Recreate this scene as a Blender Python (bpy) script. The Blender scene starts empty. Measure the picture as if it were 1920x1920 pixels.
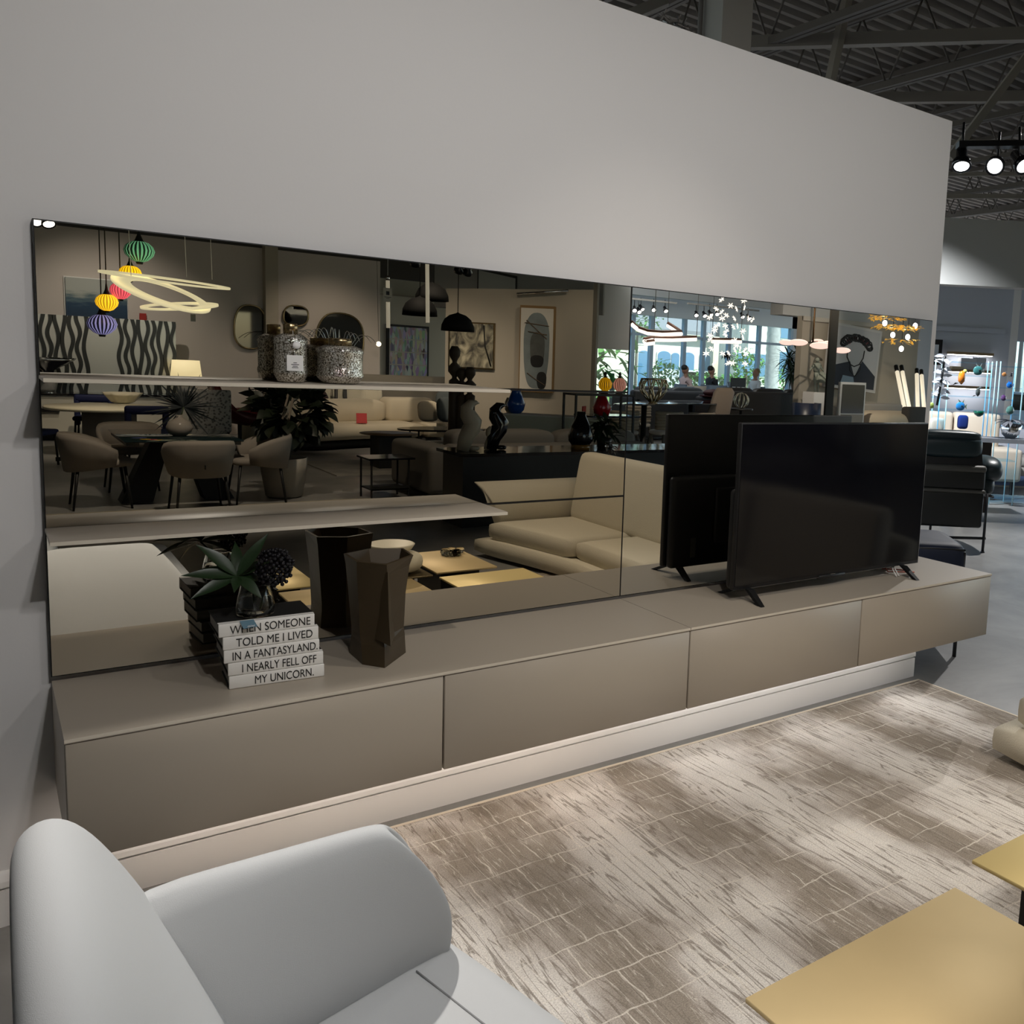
import bpy, bmesh, math, random
from mathutils import Vector, Matrix
R = math.radians
SC = bpy.context.scene
COL = SC.collection
random.seed(7)

# ---------------------------------------------------------------- camera
cam = bpy.data.cameras.new('camera'); cam_ob = bpy.data.objects.new('camera', cam); COL.objects.link(cam_ob)
cam.sensor_fit = 'HORIZONTAL'; cam.sensor_width = 36.0; cam.lens = 31.634
cam.shift_x = -0.18665; cam.shift_y = -0.03354; cam.clip_start = 0.05; cam.clip_end = 300
_yaw, _pit, _rol = 0.678, 0.121, 0.0485
_f = Vector((math.sin(_yaw)*math.cos(_pit), math.cos(_yaw)*math.cos(_pit), -math.sin(_pit)))
_r = Vector((math.cos(_yaw), -math.sin(_yaw), 0)); _u = _r.cross(_f)
_r2 = _r*math.cos(_rol)+_u*math.sin(_rol); _u2 = _u*math.cos(_rol)-_r*math.sin(_rol)
_m = Matrix((_r2, _u2, -_f)).transposed().to_4x4(); _m.translation = (-0.1201, -3.0047, 1.65)
cam_ob.matrix_world = _m
SC.camera = cam_ob

# ---------------------------------------------------------------- world, sun, exposure
w = bpy.data.worlds.new('world'); SC.world = w; w.use_nodes = True
nt = w.node_tree; bg = nt.nodes['Background']
sky = nt.nodes.new('ShaderNodeTexSky'); sky.sky_type = 'NISHITA'; sky.sun_disc = False
sky.sun_elevation = R(55); sky.sun_rotation = R(160)
nt.links.new(sky.outputs[0], bg.inputs[0]); bg.inputs[1].default_value = 0.42
sun = bpy.data.lights.new('sun', 'SUN'); sun.energy = 15; sun.angle = R(1); sun.color = (1, .95, .88)
sun_ob = bpy.data.objects.new('sun', sun); COL.objects.link(sun_ob); sun_ob.rotation_euler = (R(-38), R(12), 0); sun_ob.location = (10, -30, 30)

def spot(loc, aim, power, size=60, col=(1, .95, .89), blend=.9, rad=.04):
    l = bpy.data.lights.new('spot_lamp', 'SPOT'); l.energy = power; l.spot_size = R(size); l.spot_blend = blend
    l.color = col; l.shadow_soft_size = rad
    o = bpy.data.objects.new('spot_lamp', l); COL.objects.link(o); o.location = loc
    o.rotation_euler = (Vector(aim)-Vector(loc)).to_track_quat('-Z', 'Y').to_euler()
def area(loc, aim, power, sx, sy, col=(1, .96, .9)):
    l = bpy.data.lights.new('area_lamp', 'AREA'); l.shape = 'RECTANGLE'; l.size = sx; l.size_y = sy; l.energy = power; l.color = col  # serves the strips under the cabinets as well as the window lounge
    o = bpy.data.objects.new('area_lamp', l); COL.objects.link(o); o.location = loc
    o.rotation_euler = (Vector(aim)-Vector(loc)).to_track_quat('-Z', 'Y').to_euler()
# spots on the ceiling tracks: over the media wall
WARM = (1, .9, .78)
for p, a, e, s in (((.42, -2.95, 3.3), (.5, 0, 1.15), 78, 96), ((.62, -2.75, 3.45), (1.3, .03, 1.3), 58, 104), ((2.1, -2.9, 3.4), (2.2, 0, 1.3), 58, 104),
                   ((3.5, -2.9, 3.4), (3.5, 0, 1.3), 66, 104)):
    spot(p, a, e*.94, s, (1, .965, .93))
spot((.55, .3, 4.2), (.4, -1.35, .5), 430, 34)                       # added lamp over the wall, stands in for mirror bounce on the sofa arm
spot((.35, -2.2, 3.9), (.2, -1.7, .6), 70, 46, (.97, .98, 1))         # added lamp, brightens the near sofa
spot((2.2, -.7, 3.9), (2.2, -2.1, .3), 190, 52, WARM)                # coffee tables
spot((2.0, -1.3, 4.0), (2.0, -.35, 0), 95, 60, WARM)                   # rug along the cabinets
spot((2.4, -3.6, 4.0), (3.7, -2.7, .4), 300, 66, WARM)               # facing sofa
spot((1.4, -5.2, 4.0), (1.5, -7.4, .4), 340, 66, WARM)               # dining set
spot((1.3, -10.6, 4.0), (1.3, -12.6, .7), 420, 50, WARM)             # round table
spot((1.4, -13.0, 3.9), (1.6, -15.6, 1.2), 230, 75)                  # end wall
spot((5.0, -13.2, 3.9), (5.2, -15.6, .6), 170, 75, WARM)
spot((5.0, -10.2, 4.6), (6.2, -13.2, .4), 620, 60, WARM)             # curved sofa
spot((6.0, -9.6, 4.2), (7.0, -13.0, 1.5), 170, 55, WARM)             # partition
spot((8.0, -9.0, 4.2), (8.4, -12.0, 1.4), 170, 55, WARM)
spot((4.6, -5.4, 4.2), (4.6, -7.2, .4), 240, 60, WARM)
spot((9.6, -6.4, 4.2), (12.6, -9.0, 1.5), 560, 60, WARM)             # portrait corner
for x, e in ((.5, 1.6), (1.45, 1.6), (2.4, 1.5), (3.3, 1.4)):        # light strip under the low cabinets
    area((x, -.2, .372), (x, -.2, 0), e, .9, .03, (1, .86, .74) if x < 1.6 else (1, .95, .9))
spot((9.3, 2.2, 4.9), (6.6, 1.5, 0), 1300, 84, (1, .98, .96))           # lounge beyond the wall
spot((8.4, 4.6, 4.4), (10.4, 5.6, 1.2), 2100, 80, (.9, .95, 1))
area((12, -14, 4.6), (14, -17, 0), 200, 3, 3, (.85, .93, 1))
spot((9.6, -8.0, 4.4), (10.2, -10.6, .6), 260, 60, WARM)              # added lamp, brightens the ribbed chairs
spot((3.0, -7.6, 3.6), (2.2, -2.3, .3), 420, 26, WARM)                # added lamp from the dining side, for a glint on the brass tables
SC.view_settings.view_transform = 'Standard'; SC.view_settings.look = 'None'
SC.view_settings.gamma = 1.0; SC.view_settings.use_curve_mapping = False; SC.view_settings.exposure = 0.0
cy = SC.cycles
cy.use_denoising = True; cy.max_bounces = 8; cy.diffuse_bounces = 4; cy.glossy_bounces = 5; cy.transparent_max_bounces = 12
cy.transmission_bounces = 6; cy.sample_clamp_indirect = 4.0; cy.caustics_reflective = False; cy.caustics_refractive = False

# ---------------------------------------------------------------- materials
def lin(h):
    h = h.lstrip('#'); o = []
    for i in (0, 2, 4):
        c = int(h[i:i+2], 16)/255; o.append(c/12.92 if c <= .04045 else ((c+.055)/1.055)**2.4)
    return tuple(o)+(1,)
def mat(name, col, rough=.6, metal=0., spec=.5, bump=0, bscale=200, vary=0, vscale=6, emit=None, es=0, trans=0, ior=1.45, alpha=1, coat=0):
    m = bpy.data.materials.new(name); m.use_nodes = True
    n = m.node_tree.nodes; L = m.node_tree.links; b = n['Principled BSDF']
    c = lin(col) if isinstance(col, str) else tuple(col)+(1,)
    b.inputs['Base Color'].default_value = c; b.inputs['Roughness'].default_value = rough
    b.inputs['Metallic'].default_value = metal; b.inputs['Specular IOR Level'].default_value = spec
    b.inputs['Transmission Weight'].default_value = trans; b.inputs['IOR'].default_value = ior; b.inputs['Alpha'].default_value = alpha
    b.inputs['Coat Weight'].default_value = coat
    if emit:
        b.inputs['Emission Color'].default_value = lin(emit); b.inputs['Emission Strength'].default_value = es
    if bump or vary:
        tc = n.new('ShaderNodeTexCoord')
    if vary:
        t = n.new('ShaderNodeTexNoise'); t.inputs['Scale'].default_value = vscale; t.inputs['Detail'].default_value = 5
        L.new(tc.outputs['Object'], t.inputs['Vector'])
        mx = n.new('ShaderNodeMix'); mx.data_type = 'RGBA'
        mx.inputs[6].default_value = tuple(x*(1-vary) for x in c[:3])+(1,); mx.inputs[7].default_value = tuple(min(1, x*(1+vary)) for x in c[:3])+(1,)
        L.new(t.outputs['Fac'], mx.inputs[0]); L.new(mx.outputs[2], b.inputs['Base Color'])
    if bump:
        t = n.new('ShaderNodeTexNoise'); t.inputs['Scale'].default_value = bscale; t.inputs['Detail'].default_value = 3
        L.new(tc.outputs['Object'], t.inputs['Vector'])
        bp = n.new('ShaderNodeBump'); bp.inputs['Strength'].default_value = bump; bp.inputs['Distance'].default_value = .004
        L.new(t.outputs['Fac'], bp.inputs['Height']); L.new(bp.outputs[0], b.inputs['Normal'])
    return m
def nodes(m): return m.node_tree.nodes, m.node_tree.links, m.node_tree.nodes['Principled BSDF']
def ramp(n, stops, interp='LINEAR'):
    r = n.new('ShaderNodeValToRGB'); cr = r.color_ramp; cr.interpolation = interp
    while len(cr.elements) > 1: cr.elements.remove(cr.elements[-1])
    for i, (p, c) in enumerate(stops):
        e = cr.elements[0] if i == 0 else cr.elements.new(p)
        e.position = p; e.color = lin(c) if isinstance(c, str) else tuple(c)+(1,)
    return r
def mapped(n, L, scale, rot=(0, 0, 0), loc=(0, 0, 0), out='Object'):
    tc = n.new('ShaderNodeTexCoord'); mp = n.new('ShaderNodeMapping')
    mp.inputs['Scale'].default_value = scale; mp.inputs['Rotation'].default_value = rot; mp.inputs['Location'].default_value = loc
    L.new(tc.outputs[out], mp.inputs['Vector']); return mp.outputs[0]
def mixc(n, L, fac, a, b, mode='MIX'):
    m = n.new('ShaderNodeMix'); m.data_type = 'RGBA'; m.blend_type = mode
    for k, v in ((0, fac), (6, a), (7, b)):
        if isinstance(v, (int, float)): m.inputs[k].default_value = v
        elif isinstance(v, tuple): m.inputs[k].default_value = v if len(v) == 4 else v+(1,)
        elif isinstance(v, str): m.inputs[k].default_value = lin(v)
        else: L.new(v, m.inputs[k])
    return m.outputs[2]

# ---------------------------------------------------------------- mesh helpers
class MB:
    def __init__(s): s.v = []; s.f = []; s.mi = []; s.sm = []; s.k = 0; s.T = None
    def add(s, vs, fs, smooth=False):
        b = len(s.v)
        for p in vs:
            p = Vector(p); s.v.append(s.T @ p if s.T else p)
        for f in fs:
            s.f.append([b+i for i in f]); s.mi.append(s.k); s.sm.append(smooth)
        return s
    def at(s, loc=(0, 0, 0), rz=0, rx=0, ry=0):
        s.T = Matrix.Translation(Vector(loc)) @ Matrix.Rotation(rz, 4, 'Z') @ Matrix.Rotation(ry, 4, 'Y') @ Matrix.Rotation(rx, 4, 'X'); return s
    def box(s, lo, hi):
        x0, x1 = sorted((lo[0], hi[0])); y0, y1 = sorted((lo[1], hi[1])); z0, z1 = sorted((lo[2], hi[2]))
        return s.add([(x0, y0, z0), (x1, y0, z0), (x1, y1, z0), (x0, y1, z0), (x0, y0, z1), (x1, y0, z1), (x1, y1, z1), (x0, y1, z1)],
              [(0, 3, 2, 1), (4, 5, 6, 7), (0, 1, 5, 4), (1, 2, 6, 5), (2, 3, 7, 6), (3, 0, 4, 7)])
    def cb(s, c, sz): return s.box([c[i]-sz[i]/2 for i in range(3)], [c[i]+sz[i]/2 for i in range(3)])
    def rbox(s, lo, hi, r=.02, seg=3):
        bm = bmesh.new(); bmesh.ops.create_cube(bm, size=1)
        for v in bm.verts:
            v.co = Vector([(lo[i]+hi[i])/2 + v.co[i]*abs(hi[i]-lo[i]) for i in range(3)])
        r = min(r, min(abs(hi[i]-lo[i]) for i in range(3))*.49)
        bmesh.ops.bevel(bm, geom=bm.edges[:], offset=r, segments=seg, profile=.5, affect='EDGES')
        bm.verts.index_update()
        s.add([v.co.copy() for v in bm.verts], [[v.index for v in f.verts] for f in bm.faces], True); bm.free(); return s
    def cush(s, lo, hi, e=.4, e2=None, n=28, m=14):
        c = [(lo[i]+hi[i])/2 for i in range(3)]; h = [abs(hi[i]-lo[i])/2 for i in range(3)]; e2 = e if e2 is None else e2
        pw = lambda x, p: math.copysign(abs(x)**p, x)
        vs = []; fs = []
        for j in range(m+1):
            a = -math.pi/2+math.pi*j/m
            for i in range(n):
                b = 2*math.pi*i/n+.001
                vs.append((c[0]+h[0]*pw(math.cos(a), e2)*pw(math.cos(b), e), c[1]+h[1]*pw(math.cos(a), e2)*pw(math.sin(b), e), c[2]+h[2]*pw(math.sin(a), e2)))
        for j in range(m):
            for i in range(n): fs.append((j*n+i, j*n+(i+1) % n, (j+1)*n+(i+1) % n, (j+1)*n+i))
        return s.add(vs, fs, True)
    def sph(s, c, r, n=16, m=10):
        r = (r, r, r) if isinstance(r, (int, float)) else r
        return s.cush([c[i]-r[i] for i in range(3)], [c[i]+r[i] for i in range(3)], 1, 1, n, m)
    def tube(s, path, r, n=8, closed=False, caps=True):
        P = [Vector(p) for p in path]; N = len(P); rr = r if isinstance(r, (list, tuple)) else [r]*N
        vs = []; fs = []; up = None
        for i, p in enumerate(P):
            if closed: d = P[(i+1) % N]-P[i-1]
            else: d = P[min(i+1, N-1)]-P[max(i-1, 0)]
            d.normalize()
            if up is None: up = Vector((0, 0, 1)) if abs(d.z) < .9 else Vector((1, 0, 0))
            a = d.cross(up); a.normalize(); up = a.cross(d); up.normalize()
            for k in range(n):
                t = 2*math.pi*k/n; vs.append(p+(a*math.cos(t)+up*math.sin(t))*rr[i])
        M = N if closed else N-1
        for i in range(M):
            j = (i+1) % N
            for k in range(n): fs.append((i*n+k, i*n+(k+1) % n, j*n+(k+1) % n, j*n+k))
        if caps and not closed: fs += [list(range(n))[::-1], [(N-1)*n+k for k in range(n)]]
        return s.add(vs, fs, True)
    def bar(s, a, b, w, h=None):
        a = Vector(a); b = Vector(b); h = w if h is None else h; d = (b-a).normalized()
        up = Vector((0, 0, 1)) if abs(d.z) < .95 else Vector((0, 1, 0))
        x = d.cross(up).normalized()*w/2; y = x.cross(d).normalized()*h/2
        vs = [a-x-y, a+x-y, a+x+y, a-x+y, b-x-y, b+x-y, b+x+y, b-x+y]
        return s.add(vs, [(0, 3, 2, 1), (4, 5, 6, 7), (0, 1, 5, 4), (1, 2, 6, 5), (2, 3, 7, 6), (3, 0, 4, 7)])
    def lathe(s, prof, c=(0, 0, 0), n=24, smooth=True, lobes=0, amp=0):
        vs = []; fs = []; N = len(prof)
        for r, z in prof:
            for k in range(n):
                t = 2*math.pi*k/n; q = r*(1+amp*math.cos(lobes*t)) if lobes else r
                vs.append((c[0]+q*math.cos(t), c[1]+q*math.sin(t), c[2]+z))
        for i in range(N-1):
            for k in range(n): fs.append((i*n+k, i*n+(k+1) % n, (i+1)*n+(k+1) % n, (i+1)*n+k))
        if prof[0][0] > 1e-4: fs.append(list(range(n))[::-1])
        if prof[-1][0] > 1e-4: fs.append([(N-1)*n+k for k in range(n)])
        return s.add(vs, fs, smooth)
    def cyl(s, c, r, h, n=20): return s.lathe([(r, 0), (r, h)], c, n, False) if n < 12 else s.lathe([(r*.97, 0), (r, .03*h), (r, .97*h), (r*.97, h)], c, n)
    def ext(s, poly, vec, smooth=False):
        n = len(poly); vec = Vector(vec); a = [Vector(p) for p in poly]; b = [p+vec for p in a]
        return s.add(a+b, [list(range(n))[::-1], [n+i for i in range(n)]]+[(i, (i+1) % n, n+(i+1) % n, n+i) for i in range(n)], smooth)
    def loft(s, rings, smooth=False, caps=True):
        n = len(rings[0]); vs = [p for r in rings for p in r]; fs = []
        for i in range(len(rings)-1):
            for k in range(n): fs.append((i*n+k, i*n+(k+1) % n, (i+1)*n+(k+1) % n, (i+1)*n+k))
        if caps: fs += [list(range(n))[::-1], [(len(rings)-1)*n+k for k in range(n)]]
        return s.add(vs, fs, smooth)
    def leaf(s, base, dirv, length, width, droop=.3, up=(0, 0, 1), seg=6, fold=.15):
        base = Vector(base); d = Vector(dirv).normalized(); upv = Vector(up)
        side = d.cross(upv)
        if side.length < 1e-3: side = Vector((1, 0, 0))
        side.normalize(); nrm = side.cross(d).normalized(); vs = []; fs = []
        for i in range(seg+1):
            t = i/seg; wd = width*math.sin(math.pi*min(1, t*.97+.03))**1.05*(1.08-.3*t)
            p = base+d*length*t-nrm*droop*length*t*t
            vs += [p-side*wd/2+nrm*fold*wd, p, p+side*wd/2+nrm*fold*wd]
        for i in range(seg):
            for k in (0, 1): fs.append((i*3+k, i*3+k+1, i*3+k+4, i*3+k+3))
        return s.add(vs, fs, True)
    def build(s, name, mats, parent=None, local=False):
        me = bpy.data.meshes.new(name)
        o = bpy.data.objects.new(name, me); COL.objects.link(o)
        off = Vector((0, 0, 0))
        if parent is not None:
            o.parent = parent
            if not local: off = wloc(parent)
        elif not local and s.v:
            xs = [p.x for p in s.v]; ys = [p.y for p in s.v]
            off = Vector(((min(xs)+max(xs))/2, (min(ys)+max(ys))/2, min(p.z for p in s.v))); o.location = off
        me.from_pydata([p-off for p in s.v], [], s.f)
        for mm in (mats if isinstance(mats, (list, tuple)) else [mats]): me.materials.append(mm)
        me.polygons.foreach_set('material_index', s.mi); me.polygons.foreach_set('use_smooth', s.sm); me.update()
        bm = bmesh.new(); bm.from_mesh(me); bmesh.ops.recalc_face_normals(bm, faces=bm.faces[:]); bm.to_mesh(me); bm.free()
        return o
def wloc(o):
    v = Vector((0, 0, 0))
    while o is not None: v = v+o.location; o = o.parent
    return v
def tag(o, label=None, cat=None, group=None, kind=None):
    if label: o['label'] = label
    if cat: o['category'] = cat
    if group: o['group'] = group
    if kind: o['kind'] = kind
    return o
def thing(name, label, cat, loc=(0, 0, 0), rz=0, group=None):
    o = bpy.data.objects.new(name, None); COL.objects.link(o); o.empty_display_size = .1
    o.location = loc; o.rotation_euler = (0, 0, rz); return tag(o, label, cat, group)
def struct(name, mb, m): return tag(mb.build(name, m), kind='structure')
def solo(name, mb, m, label, cat, group=None): return tag(mb.build(name, m), label, cat, group)
def smooth(o, lv=2):
    md = o.modifiers.new('subdivision', 'SUBSURF'); md.levels = 1; md.render_levels = lv; return o
def dup(o, loc, rz=None, label=None, group=None, scale=None):
    def cp(a, par):
        c = a.copy(); COL.objects.link(c); c.parent = par
        for ch in list(a.children): cp(ch, c)
        return c
    r = cp(o, None); r.location = loc
    if rz is not None: r.rotation_euler = (0, 0, rz)
    if label: r['label'] = label
    if group: r['group'] = group
    if scale: r.scale = (scale,)*3
    return r
def lettering(text, parent, origin, xdir, ydir, width, height, m, name='lettering', push=.0015):
    c = bpy.data.curves.new(name, 'FONT'); c.body = text; c.size = 1; c.align_x = 'CENTER'; c.align_y = 'CENTER'; c.extrude = 0
    t = bpy.data.objects.new(name, c); COL.objects.link(t); bpy.context.view_layer.update()
    me = bpy.data.meshes.new_from_object(t.evaluated_get(bpy.context.evaluated_depsgraph_get()))
    bpy.data.objects.remove(t)
    xs = [v.co.x for v in me.vertices]; ys = [v.co.y for v in me.vertices]
    sx = width/(max(xs)-min(xs)); sy = height/(max(ys)-min(ys)); cx = (max(xs)+min(xs))/2; cyy = (max(ys)+min(ys))/2
    X = Vector(xdir).normalized(); Y = Vector(ydir).normalized(); N = X.cross(Y)
    off = wloc(parent) if parent else Vector((0, 0, 0))
    for v in me.vertices: v.co = Vector(origin)+X*(v.co.x-cx)*sx+Y*(v.co.y-cyy)*sy+N*push-off
    me.materials.append(m); o = bpy.data.objects.new(name, me); COL.objects.link(o); o.parent = parent
    return o

# ---------------------------------------------------------------- room surfaces
M_wall = mat('painted wall', (.70, .69, .69), .7, bump=.05, bscale=90)
M_taupewall = mat('taupe painted wall', (.40, .36, .30), .8)
M_pinkwall = mat('warm grey painted wall', (.55, .50, .47), .8)
M_white = mat('white paint', (.8, .79, .78), .45)
M_darkmetal = mat('dark painted steel', (.11, .10, .09), .6)
M_greysteel = mat('grey painted steel', (.25, .23, .205), .55)
M_deck = mat('corrugated deck', (.19, .17, .15), .7, vary=.25, vscale=2)
M_black = mat('black', (.008, .008, .009), .4)
M_blackgloss = mat('black gloss', (.006, .006, .008), .08)
M_chrome = mat('chrome', (.75, .75, .75), .12, 1)
M_conc = mat('polished concrete', (.2, .2, .2), .35, spec=.4)
n, L, b = nodes(M_conc)
v = mapped(n, L, (1, 1, 1)); t1 = n.new('ShaderNodeTexNoise'); t1.inputs['Scale'].default_value = 1.3; t1.inputs['Detail'].default_value = 9; t1.inputs['Roughness'].default_value = .65
t1.inputs['Distortion'].default_value = .6
L.new(v, t1.inputs['Vector']); r = ramp(n, [(.3, (.13, .128, .125)), (.55, (.21, .207, .2)), (.75, (.29, .285, .275))]); L.new(t1.outputs['Fac'], r.inputs[0]); L.new(r.outputs[0], b.inputs['Base Color'])

struct('floor', MB().box((-14, -40, -.1), (34, 26, 0)), M_conc)
struct('wall_back', MB().box((-6, .033, 0), (3.872, .19, 2.983)), M_wall)
m = MB().box((-6, .012, .0), (3.872, .0335, .108)).box((-6, .022, .108), (3.88, .0335, .116)); m.ext([(-6, .010, .116), (-6, .0335, .116), (-6, .0335, .158), (-6, .028, .158), (-6, .022, .15), (-6, .012, .132)], (9.876, 0, 0))
m.box((3.872, .012, 0), (3.886, .205, .108)).box((3.872, .022, .108), (3.879, .205, .116)).ext([(3.888, .01, .116), (3.872, .01, .116), (3.872, .01, .158), (3.876, .01, .158), (3.888, .01, .132)], (0, .195, 0))
struct('baseboard_back', m, M_white)
# roof: corrugated deck with ribs along x, open-web joists along y
m = MB(); vs = []; fs = []; y = -20.6; k = 0
while y < 16:
    for dy, z in ((0, 5.9), (.07, 5.9), (.11, 5.98), (.18, 5.98)): vs += [(-10, y+dy, z), (26, y+dy, z)]
    y += .22
for i in range(len(vs)//2-1): fs.append((2*i, 2*i+1, 2*i+3, 2*i+2))
m.add(vs, fs); struct('ceiling', m, M_deck)
def joist(x, y0, y1, zt=5.86, zb=5.0):
    m = MB()
    for z in (zt, zb):
        for dx in (-.035, .035): m.bar((x+dx, y0, z), (x+dx, y1, z), .05, .07)
    y = y0; up = True
    while y+.45 < y1:
        m.tube([(x, y, zb if up else zt), (x, y+.45, zt if up else zb)], .013, 6); up = not up; y += .45
    struct('ceiling_joist', m, M_darkmetal)
for i in range(11): joist(4.49+1.86*i-1.86, -2, 15.5)
for i in range(4): joist(-3+3*i, -20, -5)
def beam(a, b, w=.1, h=.12): struct('ceiling_beam', MB().bar(a, b, w, h), M_greysteel)
beam((6.14,4.513,5), (8.109,2.066,5)); beam((8.484,4.718,5), (9.873,3.078,5))
beam((8.509,3.655,4.312), (9.548,2.828,4.376), .05, .06); beam((9.54,4.496,4.25), (10.766,3.522,4.332), .05, .05); beam((10.201,4.981,4.134), (11.511,3.938,4.215), .05, .06)
beam((6.8,3.654,5.434), (6.629,3.655,4.558), .08, .08); beam((7.775,2.127,4.824), (7.105,2.496,3.731), .07, .07)
beam((5.38,4.774,5.283), (5.082,4.987,5.106), .09, .1)
# steel column and conduit standing behind the display wall
p = (3.313,1.258,3.582)
m = MB(); m.box((p[0]-.11, p[1]-.11, 0), (p[0]+.11, p[1]+.11, 5.9)); struct('column', m, M_greysteel)
q = (3.24,1.321,3.608)
struct('trim_1', MB().tube([(q[0], q[1], 0), (q[0], q[1], 5.9)], .022, 10).tube([(q[0]-.06, q[1], 0), (q[0]-.06, q[1], 5.9)], .014, 8), M_darkmetal)
# roof header and the far end of the hall, square to the view down the aisle
ex = Vector((math.cos(_yaw), -math.sin(_yaw), 0)); ey = Vector((math.sin(_yaw), math.cos(_yaw), 0)); ez = Vector((0, 0, 1))
def panel(a, b, z0, z1, th, name, m, holes=None):      # upright slab between two plan points
    a = Vector((a[0], a[1], 0)); b = Vector((b[0], b[1], 0)); d = (b-a).normalized(); nrm = Vector((-d.y, d.x, 0))*th
    mb = MB().ext([a+ez*z0, b+ez*z0, b+ez*z1, a+ez*z1], nrm)
    return struct(name, mb, m)
M_bluewall = mat('cool white wall', (.5, .53, .6), .7)
H0 = (7.712,7.864,3.964); H1 = (12.825,3.771,4.127); Hb = (10.801,5.231,3.034)
panel(H0, H1, Hb[2], (10.416,5.688,3.978)[2], .3, 'wall_header', mat('grey header paint', (.4, .39, .37), .8))
F0 = (9.771,12.315,1.672); F1 = (15.917,7.391,1.839); Ft = (14.991,8.365,3.302)
panel(F0, F1, 0, Ft[2]+1.2, .15, 'wall_far', M_bluewall)
G1 = (16.033,7.298,1.846); G2 = (18.101,5.653,1.974)
panel(G1, G2, (16.058,7.378,2.481)[2], Ft[2]+1.2, .15, 'wall_end', M_bluewall)
panel(F1, G1, 0, Ft[2]+1.2, .22, 'trim_2', M_white)
W0 = (14.386,8.486,2.609); W1 = (15.755,7.397,2.694)
panel(W0, W1, W0[2], W0[2]+.09, .06, 'trim_3', M_bluewall)
M_glassblue = bpy.data.materials.new('window glass'); M_glassblue.use_nodes = True
n = M_glassblue.node_tree.nodes; L = M_glassblue.node_tree.links; n.clear()
o_ = n.new('ShaderNodeOutputMaterial'); tr = n.new('ShaderNodeBsdfTransparent'); tr.inputs[0].default_value = (.80, .93, 1, 1)
gl = n.new('ShaderNodeBsdfGlossy'); gl.inputs['Roughness'].default_value = .02; mx = n.new('ShaderNodeMixShader'); mx.inputs[0].default_value = .06
L.new(tr.outputs[0], mx.inputs[1]); L.new(gl.outputs[0], mx.inputs[2]); L.new(mx.outputs[0], o_.inputs[0])
w_ = panel(G1, G2, .5, (16.058,7.378,2.481)[2], .02, 'window_1', M_glassblue)
# ---- the showroom seen in the mirror
ZR = 3.5
m = MB().box((-6, -15.75, 0), (6.25, -15.6, (4.605,-15.6,3.469)[2])); struct('wall_rear', m, M_pinkwall)
struct('wall_rear_top', MB().box((-10, -16.3, 3.2), (12, -16.1, 5.9)), mat('dark upper wall', (.05, .046, .042), .8))
struct('wall_left_unseen', MB().box((-6.15, -20, 0), (-6, .19, 5.9)), M_wall)  # unseen wall, added to keep blue sky light off the display wall
p = (4.171,-15.4,3.133)
struct('pillar', MB().box((p[0]-.11, -15.6, 0), (p[0]+.11, -15.38, 4.6)), M_taupewall)
m = MB().box((5.4, -19.2, 0), (12, -19.05, 3.9)); struct('wall_gallery', m, mat('pale cream wall', (.55, .53, .44), .8))
struct('trim_4', MB().box((5.4, -19.05, 2.95), (12, -18.9, 3.05)), M_taupewall)
A = Vector((5.7, -14.6, 0)); B = Vector((8.75, -11.8, 0)); dP = (B-A).normalized()
E_ = (8.873,-11.687,2.985); T0 = (7.92,-12.562,2.911)
pe = Vector((E_[0], E_[1], 0)); nP = Vector((dP.y, -dP.x, 0))
st = (6.798,-13.592,2.718)
struct('wall_partition', MB().ext([Vector((st[0], st[1], 0)), pe, pe+ez*3.0, Vector((st[0], st[1], 0))+ez*T0[2]], nP*.18), M_taupewall)
pw = (8.928,-11.636,2.841); pw = Vector((pw[0], pw[1], 0))
struct('wall_end_post', MB().ext([pe, pw, pw+ez*3.2, pe+ez*3.2], nP*.2), mat('dark taupe paint', (.13, .12, .1), .7))
# window wall, parallel to the mirror
YW = -20.0
def wx(px, py=640): return px
M_grey = mat('pale grey plaster', (.52, .53, .54), .8)
M_frame = mat('window frame', (.35, .45, .55), .5)
a = (15.415,-20,2.355); b_ = (22.073,-20,2.728); zt = (18.349,-20,3.168)[2]; zb = (18.491,-20,0.919)[2]; zm = (18.386,-20,2.59)[2]
m = MB().box((a[0]-4, YW-.2, zt), (b_[0]+.4, YW, zt+.9)); struct('wall_window', m, mat('white bulkhead', (.7, .74, .78), .7))
struct('wall_window_top', MB().box((a[0]-4, YW+1.6, (17.031,-18.4,3.598)[2]), (b_[0]+3, YW+1.75, 5.4)), M_grey)
struct('wall_window_return', MB().box((b_[0], YW-.2, 0), (b_[0]+1.4, YW, zt+.9)), M_grey)
m = MB(); xs = [a[0]-3.9, (15.415,-20,2.355)[0], (16.108,-20,2.394)[0], (17.391,-20,2.466)[0], (18.169,-20,2.509)[0], (19.249,-20,2.57)[0], (20.572,-20,2.644)[0], (22.073,-20,2.728)[0]]
for x in xs: m.box((x-.06, YW-.12, 0), (x+.06, YW+.02, zt))
m.box((xs[0], YW-.1, zm-.04), (xs[-1], YW, zm+.04)).box((xs[0], YW-.1, 0), (xs[-1], YW, .35))
wf = struct('window_2', m, M_frame)
tag(MB().box((xs[0], YW-.06, .3), (xs[-1], YW-.045, zt)).build('pane', M_glassblue, wf))
bp = (17.654,-20,3.823)
# blank pier and lowered shade beside the big window
pa = (9.941,-13.5,2.539); pb = (10.949,-13.5,2.61)
struct('wall_pier', MB().box((pa[0], -13.6, (10.524,-13.5,1.958)[2]), (pb[0], -13.5, 3.6)), M_grey)
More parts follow.
